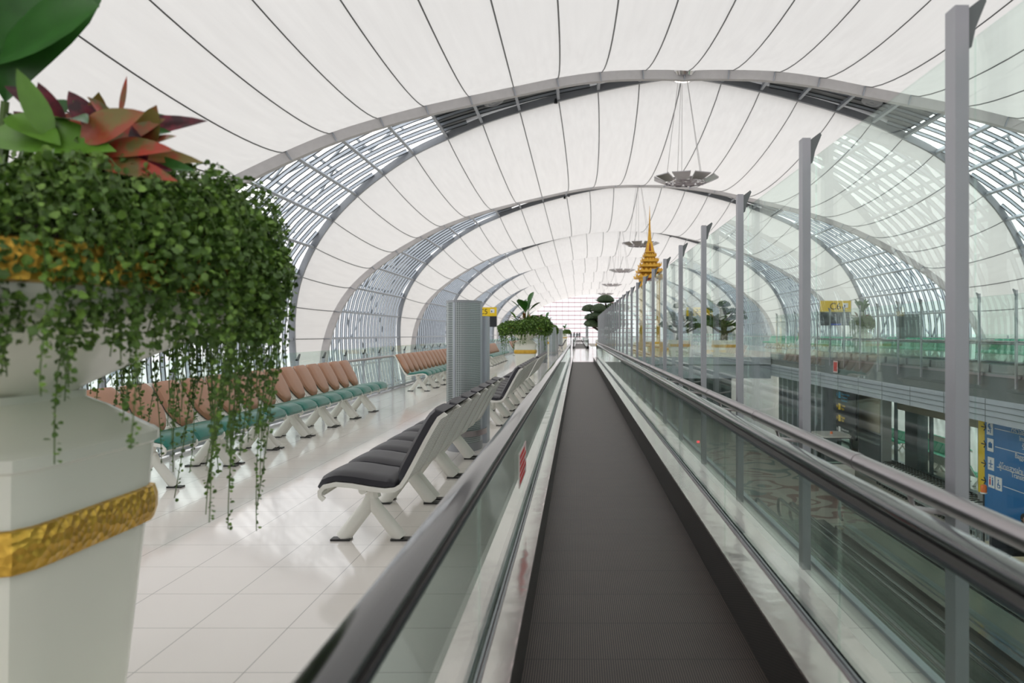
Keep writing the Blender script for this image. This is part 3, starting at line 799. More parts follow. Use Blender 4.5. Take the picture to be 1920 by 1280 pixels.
def planter(x, y, label, detail=1.0, z=0, seed=1, rf=1.0):
    R_ = random.Random(seed)
    root = empty('pedestal_planter', (x, y, z), 0, label, 'planter', 'tall white and gold pedestal planters')
    def sq(prof_, name, mats, n=48, sqp=9, par=root, rot=0):
        b = MB(); b.lathe(prof_, n, 0, (0,0,0), sqp, True, None, PI/n if False else 0); return b.build(name, mats, par, sharp=35)
    h = .385
    sq([(h-.09, 0), (h-.075, .12), (h-.035, .6), (h-.018, .80), (h-.004, 1.02), (h-.002, 1.04), (h+.012, 1.05), (h+.012, 1.085), (h-.002, 1.10), (h-.012, 1.105),
        (.27, 1.19), (.215, 1.225), (.215, 1.25)], 'pedestal', 'ceramic')
    sq([(h-.02, .745), (h-.002, .75), (h+.008, .79), (h+.008, .84), (h-.0, .875), (h-.014, .88)], 'gold_band', 'gold_relief')
    sq([(.215, 1.25), (.24, 1.27), (.36*rf, 1.34), (.52*rf, 1.42), (.66*rf, 1.50), (.71*rf, 1.56), (.72*rf, 1.60)], 'bowl', 'ceramic', 48, 4)
    sq([(.70*rf, 1.575), (.735*rf, 1.585), (.745*rf, 1.63), (.735*rf, 1.69), (.70*rf, 1.70)], 'bowl_band', 'gold_relief', 48, 4)
    sq([(.69*rf, 1.60), (.66*rf, 1.72), (.35*rf, 1.80), (.05, 1.84)], 'soil', 'soil', 32, 4)
    # clipped mound of small leaves and hanging vines
    vines = MB(); ns = int(350*detail); 
    lsz = .022 if detail > .7 else .060
    def rnd_dir():
        v = Vector((R_.gauss(0,1), R_.gauss(0,1), R_.gauss(0,1))); return v.normalized()
    for i in range(ns):
        a = R_.uniform(0, 2*PI); r0 = R_.uniform(.42, .80); long_ = R_.random()
        rim = R_.uniform(.72, .95); drop = R_.uniform(.12, .45) if long_ < .62 else R_.uniform(.45, .85)
        if R_.random() < .05: drop = R_.uniform(.85, .98)
        if math.sin(a) < -.15: drop *= .7
        lift = .17*max(0, math.cos(a-.35)); z0 = 1.78+lift+R_.uniform(-.06, .08)-.25*max(0, r0-.6)
        pts = []; st = 16
        wob = R_.uniform(-.12, .12); ph = R_.uniform(0, 6)
        for k in range(st+1):
            t_ = k/st
            if t_ < .35:
                q = t_/.35; r_ = r0+(rim-r0)*math.sin(q*PI/2); zz = z0+.05*math.sin(q*PI)-.22*q*q
            else:
                q = (t_-.35)/.65; r_ = rim+.03*math.sin(q*3+ph)-.06*q; zz = z0-.22-drop*q
            aa = a+wob*t_*.5+.02*math.sin(6*t_+ph)
            pts.append(Vector((r_*math.cos(aa), r_*math.sin(aa), zz)))
        vines.tube(pts, .0022 if detail > .7 else .005, 3, 0, False)
        # leaves
        L = sum((pts[k+1]-pts[k]).length for k in range(st)); nl = max(6, int(L/(.0092 if detail > .7 else .045)))
        mi = 1 if R_.random() < .68 else 2
        for q in range(nl):
            t_ = (q+R_.random())/nl*st; k = min(int(t_), st-1); p = pts[k].lerp(pts[k+1], t_-k)
            if t_/st > .8 and R_.random() < .35: continue
            dd = rnd_dir()*.9+Vector((math.cos(a), math.sin(a), -.4))*.5
            s_ = lsz*R_.uniform(.6, 1.15)*(1.0 if t_/st < .75 else .8)
            small_leaf(vines, p+rnd_dir()*.008, dd, rnd_dir(), s_, mi if R_.random() < .8 else 3-mi)
    nm = int(15000*detail)
    for i in range(nm):
        a = R_.uniform(0, 2*PI); rr = math.sqrt(R_.random())*.92
        top = 1.86+.17*max(0, math.cos(a-.35))-.10*rr**2-.40*max(0, rr-.70)*2
        p = Vector((rr*math.cos(a), rr*math.sin(a), top+R_.uniform(-.13, .03)+.03*math.sin(7*a)*rr))
        small_leaf(vines, p, rnd_dir()+Vector((0,0,.6)), rnd_dir(), lsz*R_.uniform(.8, 1.5), 1 if R_.random() < .65 else 2)
    for i in range(int(13000*detail)):
        a = R_.uniform(0, 2*PI); zz = R_.uniform(1.42, 1.80+.15*max(0, math.cos(a-.35))); rr = .93+R_.uniform(-.16, .02)-max(0, 1.62-zz)*.35-max(0, zz-1.7)*.7
        small_leaf(vines, (rr*math.cos(a), rr*math.sin(a), zz), rnd_dir()+Vector((math.cos(a),math.sin(a),-.5)), rnd_dir(), lsz*R_.uniform(.8, 1.4), 1 if R_.random() < .65 else 2)
    if rf != 1: vines.v = [(q[0]*rf, q[1]*rf, q[2]) for q in vines.v]
    tag(vines.build('trailing_vines', ['stem', 'vine_leaf', 'vine_leaf_light'], root, sharp=180), kind='stuff')
    return root
def crown_leaves(root, specs, facing=None):
    st = MB()
    for nm_, mats, base, d, L, W, curl, kind in specs:
        b = MB(); leaf_mesh(b, base, d, L, W, 0, curl, facing, 8, kind)
        b.build(nm_, mats, root, sharp=180)
        st.tube([(base[0]*.3, base[1]*.3, 1.8), base], .012, 5, 0, False)
    st.build('stem', 'stem', root)
def generic_crown(root, seed):
    R_ = random.Random(seed); sp = []
    for i in range(8):
        a = i*2.4+R_.uniform(-.3,.3); e = R_.uniform(.7, 1.35) if i else 1.5
        base = (.12*math.cos(a), .12*math.sin(a), 2.15+R_.uniform(0,.30)*(1 if e > 1 else .4))
        sp.append(('fig_leaf', 'fig_leaf', base, (math.cos(a)*math.cos(e), math.sin(a)*math.cos(e), math.sin(e)), R_.uniform(.40,.62), R_.uniform(.25,.36), .15, 'fiddle'))
    for i in range(16):
        a = R_.uniform(0, 2*PI); e = R_.uniform(.2, 1.0); r = R_.uniform(.2, .6)
        sp.append(('croton_leaf', R_.choice(['croton_dark','croton_red','croton_olive','croton_olive','lime_leaf','lime_leaf']), (r*math.cos(a), r*math.sin(a), 1.98),
                   (math.cos(a)*math.cos(e), math.sin(a)*math.cos(e), math.sin(e)), R_.uniform(.25,.42), R_.uniform(.09,.14), .25, 'ovate'))
    crown_leaves(root, sp)
PX, PY = -1.985, 2.455
pn = planter(PX, PY, 'large white and gold pedestal planter with trailing vines filling the left foreground', 1.0, 0, 11)
def loc(px, py, Y): return ((px-1083)/F*Y-PX, Y-PY, EYE+(625-py)/F*Y)
SPC = []
def lf(nm_, mat, p0, p1, Y0, Y1_, wd, curl=.08, kind='ovate'):
    a = Vector(loc(*p0, Y0)); b = Vector(loc(*p1, Y1_)); SPC.append((nm_, mat, a, b-a, (b-a).length, wd, curl, kind))
lf('fig_leaf', 'fig_leaf', (10, 190), (60, -190), 2.35, 2.25, .50, .05, 'fiddle')
lf('fig_leaf', 'fig_leaf', (-40, 130), (170, 0), 2.35, 2.15, .26, .05, 'fiddle')
lf('fig_leaf', 'fig_leaf', (-60, 200), (-120, -150), 2.5, 2.5, .40, .05, 'fiddle')
lf('fig_leaf', 'lime_leaf', (-20, 250), (200, 262), 2.2, 2.1, .16, .10)
lf('fig_leaf', 'lime_leaf', (95, 260), (30, 130), 2.15, 2.1, .07, -.05)
lf('fig_leaf', 'lime_leaf', (20, 215), (110, 265), 2.2, 2.1, .10, .05)
R3 = random.Random(3)
for (a, b, mt, wd) in (((110,250),(75,155),'croton_dark',.08), ((170,240),(130,170),'croton_dark',.09), ((150,262),(262,205),'croton_olive',.12), ((170,275),(300,215),'croton_red',.10),
        ((200,262),(362,206),'croton_dark',.10), ((190,285),(305,262),'croton_red',.09), ((215,290),(365,285),'croton_olive',.08), ((170,300),(320,320),'croton_red',.09),
        ((120,230),(150,195),'fig_leaf',.09), ((60,240),(120,185),'fig_leaf',.10), ((225,215),(238,140),'croton_red',.02), ((180,250),(185,185),'croton_olive',.09),
        ((240,290),(320,245),'croton_olive',.08), ((120,290),(210,300),'croton_red',.10), ((250,310),(350,300),'fig_leaf',.08), ((80,210),(20,160),'croton_dark',.08), ((130,330),(120,280),'croton_red',.10),
        ((225,240),(310,210),'fig_leaf',.08), ((215,250),(190,185),'croton_red',.08)):
    Yb = 2.3+R3.uniform(-.15,.15); lf('croton_leaf', mt, a, b, Yb, Yb-.08+R3.uniform(-.1,.1), wd*.85, R3.uniform(.05,.25))
for i_ in range(26):
    a0 = (R3.uniform(60, 270), R3.uniform(262, 320)); an = R3.uniform(-.4, 3.3); L_ = R3.uniform(50, 105); Yb = R3.uniform(2.15, 2.6)
    lf('croton_leaf', R3.choice(['croton_dark','croton_red','croton_olive','fig_leaf','croton_dark']), a0, (a0[0]+L_*math.cos(an), a0[1]-L_*.75*math.sin(an)-10), Yb, Yb+R3.uniform(-.12,.12), R3.uniform(.05,.09), R3.uniform(.05,.3))
crown_leaves(pn, SPC, (.55, -.75, .35))
p2 = planter(-1.83, 25.7, 'white and gold planter with fig leaves standing behind the black benches', .28, 0, 12); generic_crown(p2, 4)
p3 = planter(14.15, 36.3, 'white and gold planter across the void just right of the yellow gate sign', .22, ZO, 15, .62); generic_crown(p3, 6)
FP = [(-2.25, 50, 0, 'white and gold planter partly hidden behind the nearer fig planter'), (-1.97, 112, 0, 'smallest white and gold planter beside the handrail far down the hall')]
for x, y, z, lb in FP: copy_tree(p2, (x, y, z), None, lb)

# ------------------------------------------------------------------ air columns
def column(x, y, label):
    root = empty('air_column', (x, y, 0), 0, label, 'column', 'grey perforated air columns')
    def arc(a0, a1, rx, ry, n=16): return [(rx*math.cos(a0+(a1-a0)*k/n), ry*math.sin(a0+(a1-a0)*k/n)) for k in range(n+1)]
    def wall(name, a0, a1, mat):
        b = MB(); A = arc(a0, a1, .22, .34); B = arc(a1, a0, .205, .325); P = A+B
        b.prism(P, .10, 1.83, 0, True); b.build(name, mat, root, sharp=30)
    rd = math.radians
    wall('perforated_panel', rd(180), rd(246), 'perforated'); wall('perforated_panel', rd(254), rd(345), 'perforated')
    wall('edge_strip', rd(246.3), rd(253), 'light_steel'); wall('perforated_panel', rd(20), rd(178), 'perforated')
    b = MB(); b.prism(arc(rd(-15), rd(20), .222, .342, 6)+arc(rd(20), rd(-15), .205, .325, 6), .1, 1.83); b.build('edge_strip', 'light_steel', root)
    b = MB(); b.prism(arc(0, 2*PI-.01, .225, .345, 36), 0, .10); b.prism(arc(0, 2*PI-.01, .222, .342, 36), 1.83, 1.86); b.prism(arc(0, 2*PI-.2, .195, .315, 30), .1, 1.8, 1); b.build('body_cap', ['steel_grey', 'dark_gasket'], root, sharp=30)
    b = MB(); P = [(p[0], p[1], .22) for p in arc(rd(225), rd(370), .27, .39, 20)]
    vs = []
    for q in P: vs += [(q[0], q[1], .19), (q[0]*1.04, q[1]*1.04, .19), (q[0]*1.04, q[1]*1.04, .26), (q[0], q[1], .26)]
    b.add(vs, [(i*4+j, i*4+(j+1)%4, (i+1)*4+(j+1)%4, (i+1)*4+j) for i in range(20) for j in range(4)]+[(3,2,1,0),(80,81,82,83)], 0)
    b.build('kick_rail', 'tube_steel', root)
    b = MB(); b.rbox(.02, .235, .40, .75, 0, 1.68, .03); b.build('side_cabinet', 'light_steel', root)
    return root
c0 = column(-1.435, 9.25, 'perforated grey air column between the two nearest black benches')
for x, y, lb in ((-1.75, 36, 'slim grey column right behind the fig leaf planter'), (-1.62, 47, 'slim grey column beyond the fig leaf planter'), (-1.6, 51, 'slim grey column directly behind another near the second planter'), (-1.6, 66, 'farthest slim grey column before the distant planter')):
    copy_tree(c0, (x, y, 0), None, lb)
m = MB(); m.rbox(-.45, .45, -.3, .3, 0, 2.1, .08); m.rbox(-.47, .47, -.32, .32, 0, .12, .08)
o = m.build('service_column', 'slab_dark', None, (16.6, 36.6, ZO)); tag(o, 'blue-grey service column across the void among the green chairs', 'column')

# ------------------------------------------------------------------ gate signs
def text(body, size, parent, loc_, mat, rot, name='lettering', align='LEFT', ext=.002):
    cu = bpy.data.curves.new(name, 'FONT'); cu.body = body; cu.size = size; cu.align_x = align; cu.extrude = ext
    cu.materials.append(M[mat]); t_ = bpy.data.objects.new(name, cu); col.objects.link(t_)
    dg = bpy.context.evaluated_depsgraph_get(); me = bpy.data.meshes.new_from_object(t_.evaluated_get(dg)); bpy.data.objects.remove(t_)
    o = bpy.data.objects.new(name, me); col.objects.link(o); o.parent = parent; o.location = loc_; o.rotation_euler = rot
    return o
FR = (PI/2, 0, 0)
def gate_sign(x, y, ztop, body, label, z=0, wd=1.8):
    root = empty('gate_sign', (x, y, z), 0, label, 'sign'); zt = ztop-z
    b = MB(); b.box(-wd/2, wd/2, -.06, .06, zt-.95, zt); b.build('header_panel', 'yellow_sign', root)
    b = MB(); b.box(-wd/2, wd/2, -.05, .05, zt-2.1, zt-.951); b.build('display_screen', 'sign_black', root)
    b = MB(); b.box(-.45, .45, -.056, -.05, zt-2.06, zt-1.95); b.build('status_bar', 'screen_blue', root)
    for s_ in (-1, 1):
        b = MB(); b.box(s_*(wd/2+.03)-.03, s_*(wd/2+.03)+.03, -.03, .03, 0, zt); b.build('post', 'girder', root)
    b = MB(); b.box(wd/2-.66, wd/2-.24, -.07, -.061, zt-.60, zt-.20, 0); b.box(wd/2-.60, wd/2-.48, -.075, -.07, zt-.54, zt-.34, 1); b.bar((wd/2-.48, -.073, zt-.50), (wd/2-.30, -.073, zt-.27), .06, .005, 1); b.build('pictogram', ['sign_white', 'dark_panel'], root)
    text(body, .80, root, (-.02, -.063, zt-.74), 'sign_ink', FR, align='CENTER')
    return root
gate_sign(-10.05, 78, EYE+2.8, 'C5', 'yellow and black gate sign behind the perforated air column', ZL, 2.8)
gate_sign(21.9, 62, EYE+2.78, 'C6', 'yellow and black gate sign across the void beside the opposite planter', ZL, 2.6)

# ------------------------------------------------------------------ ring chandeliers
def chandelier(y, label):
    root = empty('ring_chandelier', (XC+.15, y, EYE+8.65), 0, label, 'chandelier', 'ring chandeliers hung from the arch crowns')
    top = 14.75-8.65
    b = MB()
    for r in (.35, .62, .95, 1.22):
        b.tube([(r*math.cos(2*PI*k/32), r*math.sin(2*PI*k/32), 0) for k in range(33)], .05, 6, 0, False)
    for k in range(12):
        a = 2*PI*k/12; b.tube([(.1*math.cos(a), .1*math.sin(a), 0), (1.3*math.cos(a), 1.3*math.sin(a), .02)], .025, 5)
    b.build('ring_frame', 'tube_steel', root)
    for k in range(9):
        a = 2*PI*(k+.35)/9; ca, sa = math.cos(a), math.sin(a); p = MB(); vs = []
        for dz in (0, .05):
            for r, wd, z_ in ((1.15, .34, -.10), (1.78, .50, .16)):
                for s_ in (-1, 1): vs.append((r*ca-s_*wd*sa, r*sa+s_*wd*ca, z_+dz))
        p.add(vs, [(0,1,3,2),(4,6,7,5),(0,4,5,1),(2,3,7,6),(0,2,6,4),(1,5,7,3)])
        for s_ in (-1, 1): p.bar((1.15*ca-s_*.34*sa, 1.15*sa+s_*.34*ca, -.08), (1.78*ca-s_*.5*sa, 1.78*sa+s_*.5*ca, .2), .04, .05, 1)
        p.build('reflector_panel', ['chrome_dark', 'girder'], root)
    for k in range(8):
        a = 2*PI*k/8; p = MB(); c_ = (.95*math.cos(a), .95*math.sin(a), -.02)
        p.lathe([(.03,.12),(.07,.10),(.085,0),(.10,-.06),(.09,-.065)], 10, 0, c_); p.build('lamp', 'chrome', root)
    for k in range(5):
        a = 2*PI*(k+.3)/5; p = MB(); p.tube([(1.12*math.cos(a), 1.12*math.sin(a), .03), (.25*math.cos(a)-.15, .25*math.sin(a), top-.15)], .016, 5, 0, False); p.build('cable', 'girder', root)
    p = MB(); p.lathe([(.30,-.35),(.75,-.28),(.9,-.1),(.88,.02),(.2,.1)], 24, 0, (-.15,0,top-.0)); p.lathe([(.05,-.37),(.5,-.34),(.5,-.30)], 20, 1, (-.15,0,top)); p.build('ceiling_hub', ['chrome', 'daylit_glow'], root)  # hub underside disc glows to imitate daylight on its glass
    return root
ch = chandelier(Y1, 'largest ring chandelier, hanging from the nearest arch crown')
for k, lb in enumerate(('second largest ring chandelier, left of the golden spire', 'third ring chandelier, lower left of the golden spire', 'fourth ring chandelier down the row', 'fifth, small ring chandelier down the row', 'sixth, tiny ring chandelier before the end window')):
    copy_tree(ch, (XC+.15, Y1+PER*(k+1), EYE+8.65), None, lb)

# ------------------------------------------------------------------ arch spotlights and vents
def spot(px, py, Y, label):
    x, z = (px-1083)/F*Y, EYE+(625-py)/F*Y
    r = empty('spotlight', (x, Y, z), 0, label, 'spotlight', 'small twin spotlights on the arches')
    b = MB(); b.tube([(0,0,.9), (0,0,.15), (-.12,0,.0)], .035, 6); b.tube([(0,0,.15), (.25,0,.25)], .03, 6); b.build('arm', 'steel_grey', r)
    for dx, dz in ((-.12, -.1), (.27, .12)):
        b = MB(); b.lathe([(.05,.16),(.10,.10),(.12,-.14),(.10,-.15)], 10, 0, (dx,0,dz)); b.build('lamp_head', 'black_plastic', r)
spot(1046, 186, 43.3, 'small spotlight pair on the nearest arch, left of the crown'); spot(1508, 178, 44, 'small spotlight pair on the nearest arch, right of the crown')
spot(1061, 368, 73.3, 'small spotlight pair on the second arch, left of the crown'); spot(1333, 362, 73.5, 'small spotlight pair on the second arch, right of the chandelier'); spot(1259, 441, 103.5, 'small spotlight on the third arch, right of the golden spire')
for sg, lb in ((-1, 'round metal vent in the dark soffit left of the nearest crown'), (1, 'round metal vent in the dark soffit right of the nearest crown')):
    s_ = sg*4.55; p = prof(s_); n_ = nrm(s_); b = MB()
    q = Vector((n_[0], 0, n_[1])).to_track_quat('Z', 'Y').to_matrix().to_4x4()
    b.lathe([(.10,-.10),(.12,-.06),(.30,-.06),(.32,-.10),(.50,-.08),(.60,0),(.60,.06)], 24, 0, (0,0,0), 0, True, q)
    tag(b.build('ceiling_vent', 'steel_grey', None, (p[0]+n_[0]*.15, Y1+.1, p[1]+n_[1]*.15)), lb, 'vent')

# ------------------------------------------------------------------ golden pavilion
pv = empty('golden_pavilion', (XC, 60.8, 0), 0, 'golden tiered pavilion spire rising above the glass screen on the bridge', 'pavilion')
b = MB(); b.lathe([(1.5,0),(1.5,.3),(1.3,.35),(1.3,.7),(1.15,.75)], 40, 0, (0,0,0), 10); b.build('base', 'gold', pv)
for sx_ in (-1, 1):
    for sy_ in (-1, 1):
        b = MB(); b.lathe([(.10,.75),(.08,.9),(.07,5.6),(.11,5.8),(.13,6.0)], 12, 0, (sx_*.72, sy_*.72, 0)); b.build('column', 'gold', pv)
tiers = [(6.02, 1.15, .46), (6.50, 1.0, .42), (6.95, .84, .40), (7.38, .66, .38), (7.80, .50, .36)]
for z_, hw, hh in tiers:
    b = MB(); b.lathe([(hw*.62,0),(hw*.98,.0),(hw*1.0,.05),(hw*.97,.17),(hw*.82,.22),(hw*.6,hh+.03)], 48, 0, (0,0,z_), 12)
    n_ = 5
    for f_ in range(4):
        R4 = Matrix.Rotation(f_*PI/2, 4, 'Z')
        for k in range(n_):
            u_ = (k+.5)/n_*2-1; wq = hw/n_*.8
            vs = [(u_*hw*.9-wq, hw*.985, z_+.13), (u_*hw*.9+wq, hw*.985, z_+.13), (u_*hw*.9, hw*.93, z_+.36), (u_*hw*.9-wq, hw*.93, z_+.13), (u_*hw*.9+wq, hw*.93, z_+.13), (u_*hw*.9, hw*.88, z_+.36)]
            b.add(vs, [(0,1,2),(5,4,3),(0,2,5,3),(1,4,5,2),(0,3,4,1)], 0, False, R4)
        for sx_ in (-1, 1):
            b.add([(sx_*hw*.9, hw*1.0, z_+.05), (sx_*hw*1.04, hw*1.04, z_+.02), (sx_*hw*1.1, hw*1.1, z_+.32), (sx_*hw*.92, hw*.95, z_+.2)], [(0,1,2,3),(3,2,1,0)], 0, False, R4)
    b.lathe([(hw*.6,-.16),(hw*.6,.02)], 32, 1, (0,0,z_), 12)
    b.build('roof_tier', ['gold', 'gold_dark'], pv, sharp=30)
b = MB(); b.lathe([(.44,8.18),(.36,8.3),(.22,9.0),(.17,9.1)], 32, 0, (0,0,0), 8)
for f_ in range(4):
    R4 = Matrix.Rotation(f_*PI/2, 4, 'Z'); b.add([(-.09, .40, 8.28), (.09, .40, 8.28), (.03, .25, 8.95), (-.03, .25, 8.95), (-.09, .30, 8.28), (.09, .30, 8.28)], [(0,1,2,3), (0,3,4), (1,5,2)], 1, False, R4)
b.build('bell', ['gold', 'gold_dark'], pv, sharp=30)
pr_ = [(.17,9.1),(.14,9.5),(.105,10.0)]; z_ = 10.0; r_ = .10
while z_ < 11.0: pr_ += [(r_*1.15, z_+.02), (r_*.75, z_+.08)]; z_ += .10; r_ *= .94
pr_ += [(.045, 11.1), (.03, 11.5), (.012, 12.0), (.003, 12.1)]
b = MB(); b.lathe(pr_, 16); b.build('spire', 'gold', pv, sharp=50)

# ------------------------------------------------------------------ bonsai trees
def bonsai(x, y, label, seed, h=3.6, z=0, n_=12, wide=1.0):
    R_ = random.Random(seed)
    root = empty('bonsai_tree', (x, y, z), 0, label, 'potted tree', 'cloud-pruned trees in white pots')
    def sq(pf, nm_, mt, sp=8):
        b = MB(); b.lathe(pf, 40, 0, (0,0,0), sp); b.build(nm_, mt, root, sharp=35)
    sq([(.62,0),(.66,.3),(.68,.55)], 'pot', 'ceramic'); sq([(.68,.55),(.70,.56),(.71,.72),(.69,.74)], 'gold_band', 'gold_relief')
    sq([(.68,.74),(.70,.95),(.72,1.0),(.60,1.01),(.1,1.03)], 'pot_rim', 'ceramic')
    b = MB(); tk = [Vector((0,0,1.0)), Vector((.06,0,1.5)), Vector((-.05,.0,1.9)), Vector((.10,0,2.3)), Vector((.0,0,h-.5))]
    b.tube(tk, .1, 8, 0, True, [.26,.20,.17,.13,.06])
    pads = [(0,0,h-.35,.5*wide)]
    for k in range(n_):
        a = k*2.4+R_.uniform(-.4,.4); r = R_.uniform(.55, 1.25); zz = 1.75+(h-2.4)*((k % 3)/3+.15)+R_.uniform(-.1,.1)
        p = Vector((r*math.cos(a), r*math.sin(a)*.8, zz)); s0 = tk[1+k % 3]
        b.tube([s0, s0.lerp(p, .45)+Vector((0,0,-.10)), p*Vector((1,1,1)).x if False else p], .05, 6, 0, False, [.10,.075,.04])
        pads.append((p.x, p.y, p.z+.05, R_.uniform(.34, .46)*wide))
    b.build('trunk', 'bark', root)
    for (px_, py_, pz_, pr2) in pads:
        q = MB(); prof_ = [(.02,-.22),(.6,-.18),(.95,-.05),(1.0,.10),(.88,.38),(.58,.62),(.2,.74),(.02,.76)]
        q.lathe([(r*pr2, z_*pr2) for r, z_ in prof_], 16, 0, (px_, py_, pz_))
        for i in range(110):
            a = R_.uniform(0, 2*PI); t_ = R_.random(); rr = pr2*math.sqrt(1-t_*t_)*.98; zz = pz_+t_*.74*pr2-.02
            v = Vector((R_.gauss(0,1), R_.gauss(0,1), R_.gauss(0,1))).normalized()
            small_leaf(q, (px_+rr*math.cos(a), py_+rr*math.sin(a), zz), v+Vector((math.cos(a), math.sin(a), .8)), v, .07, 0)
        q.build('foliage_pad', 'pad_leaf', root, sharp=180)
    return root
bonsai(9.45, 47.2, 'cloud-pruned tree in a gold-banded pot on the bridge, right one', 3, 3.6, 0, 15, .85)
bonsai(7.0, 50.2, 'cloud-pruned tree in a gold-banded pot on the bridge, left of its twin', 8, 3.6, 0, 15, .85)
o = bonsai(2.0, 52, 'tall cloud-pruned tree rising left of the far end of the near glass screen', 5, 4.1, 0, 22, 1.25)

# ------------------------------------------------------------------ signs on the opposite lower wall
def onx(px, py, X): Y = X*F/(px-1083); return Y, EYE+(625-py)/F*Y
SR = (PI/2, 0, -PI/2)
bs = empty('wall_sign', (13.0, 0, 0), 0, 'large blue direction sign with yellow arrow strip under the opposite slab', 'sign')
yA = onx(1838, 785, 13)[0]; yB = onx(1850, 785, 13)[0]
b = MB(); b.box(-.06, 0, 17, yB, -4.3, -1.24); b.build('blue_panel', 'blue_sign', bs)
b = MB(); b.box(-.065, 0, yB, yA, -3.65, -1.24); b.build('yellow_strip', 'yellow_sign', bs)
rows = [(800, 803), (832, 833), (868, 869), (900, 902)]
b = MB(); ic = MB()
for py_, _ in rows:
    y_, z_ = onx(1844, py_, 12.93)
    b.bar((-.07, y_+.13, z_), (-.07, y_-.13, z_), .008, .035, 0, (0,0,1)); b.bar((-.07, y_-.02, z_+.11), (-.07, y_-.13, z_), .008, .035, 0, (0,0,1)); b.bar((-.07, y_-.02, z_-.11), (-.07, y_-.13, z_), .008, .035, 0, (0,0,1))
b.build('arrow', 'sign_ink', bs)
def icon(px, py, kind):
    y_, z_ = onx(px, py, 12.93); i_ = MB(); i_.box(-.075, -.062, y_-.17, y_+.17, z_-.20, z_+.20, 0)
    def pb(dy0, dy1, z0, z1, mi=1): i_.box(-.082, -.075, y_+min(dy0,dy1), y_+max(dy0,dy1), z_+z0, z_+z1, mi)
    if kind == 'person': pb(-.02,.05,.09,.15); pb(-.04,.04,-.02,.08); pb(-.10,-.04,.0,.03); pb(-.06,-.02,-.14,-.02); pb(.02,.10,-.10,-.06); pb(.06,.10,.02,.12)
    elif kind == 'case': pb(-.10,.10,-.09,.07); pb(-.03,.03,.07,.10); pb(-.06,-.04,-.09,.07,0); pb(.04,.06,-.09,.07,0)
    elif kind == 'plane': pb(-.015,.015,-.10,.12); pb(-.12,.12,-.02,.01); pb(-.10,.10,-.12,-.105)
    elif kind == 'toilet': pb(.04,.10,-.12,.06,2); pb(.05,.09,.08,.13,2); pb(-.10,-.04,-.12,.06); pb(-.09,-.05,.08,.13)
    else: pb(-.01,.03,.08,.13); pb(-.01,.02,-.05,.06); pb(-.07,.0,-.05,-.02); pb(-.08,.04,-.13,-.11); pb(.04,.06,-.11,.0); pb(-.09,-.06,-.11,-.02)
    i_.build('pictogram', ['sign_white', 'blue_sign', 'sign_red'], bs)
icon(1856, 803, 'person'); icon(1857, 834, 'case'); icon(1858, 869, 'plane'); icon(1859, 902, 'toilet'); icon(1872.5, 907, 'wheel')
def stext(body, px, py, size, mat='sign_white', X=12.93, par=bs, base=13.0):
    y_, z_ = onx(px, py, X); return text(body, size, par, (X-base, y_, z_), mat, SR, 'lettering')
stext('ตรวจคนเข้าเมือง', 1896, 811, .25); stext('Immigration', 1911, 826, .22)
stext('รับกระเป๋า', 1916, 842, .25); stext('Baggage Claim', 1903, 858, .22)
stext('ผู้โดยสารผ่าน / เปลี่ยนเครื่อง', 1872.5, 877, .25); stext('Transit / Transfer', 1896, 893.5, .22)
b = MB()
for a, c_ in ((1865, 803), (1866, 837), (1869, 875), (1881, 911)):
    y_, z_ = onx(a, c_, 12.93); b.box(-.072, -.062, 17.2, y_, z_-.01, z_+.01)
b.build('divider_line', 'sign_white', bs)
ks = empty('hanging_sign', (12.5, 0, 0), 0, 'black flight direction sign with small yellow and white lines below the opposite slab', 'sign')
y0_, zt_ = onx(1569, 728, 12.5); y1_ = onx(1606, 736, 12.5)[0]; zb_ = zt_-2.15
b = MB(); b.box(-.04, .04, y1_, y0_, zb_, zt_); b.build('panel', 'sign_black', ks)
for r_, (mt, tx) in enumerate((('sign_cyan', 'Departure Gates\nInternational\nConcourse C'), ('yellow_sign', 'Transfer\nFlights'), ('yellow_sign', 'Baggage\nClaim'), ('sign_white', 'Departures are\nshown on screens\nby the gates'))):
    zz = zt_-.12-.55*r_
    b = MB(); b.bar((-.045, y0_-.06, zz-.15), (-.045, y0_-.24, zz-.15), .006, .03, 0); b.bar((-.045, y0_-.14, zz-.06), (-.045, y0_-.24, zz-.15), .006, .03, 0); b.bar((-.045, y0_-.14, zz-.24), (-.045, y0_-.24, zz-.15), .006, .03, 0)
    b.box(-.046, -.041, y0_-.62, y0_-.34, zz-.30, zz, 0); b.build('arrow', mt, ks)
    for li, ln_ in enumerate(tx.split('\n')):
        text(ln_, .15, ks, (-.045, y0_-.72, zz-.12-.15*li), mt, SR, 'lettering')
# red notice on the opposite glass
nb = MB(); nb.box(-.01, .0, -.28, .28, -.32, .22, 0); nb.box(-.016, -.01, -.22, .22, -.26, .16, 1)
q = nb.build('notice', ['sign_pale', 'sign_red'], None, (XO-.08, onx(1570, 681, XO)[0], -.02)); tag(q, 'small red and white notice on the opposite slab edge', 'notice')
nb = MB(); nb.box(-.003, .0, -.29, .29, 0, .21, 0)
for i in range(5): nb.box(-.0, .002, -.25, .12+.10*(i % 2), .02+.038*i, .043+.038*i, 1)
q = nb.build('safety_sticker', ['sign_pale', 'sign_red'], None, (HX0+.040, 4.75, .50)); tag(q, 'red and white safety sticker on the left walkway glass', 'sticker')
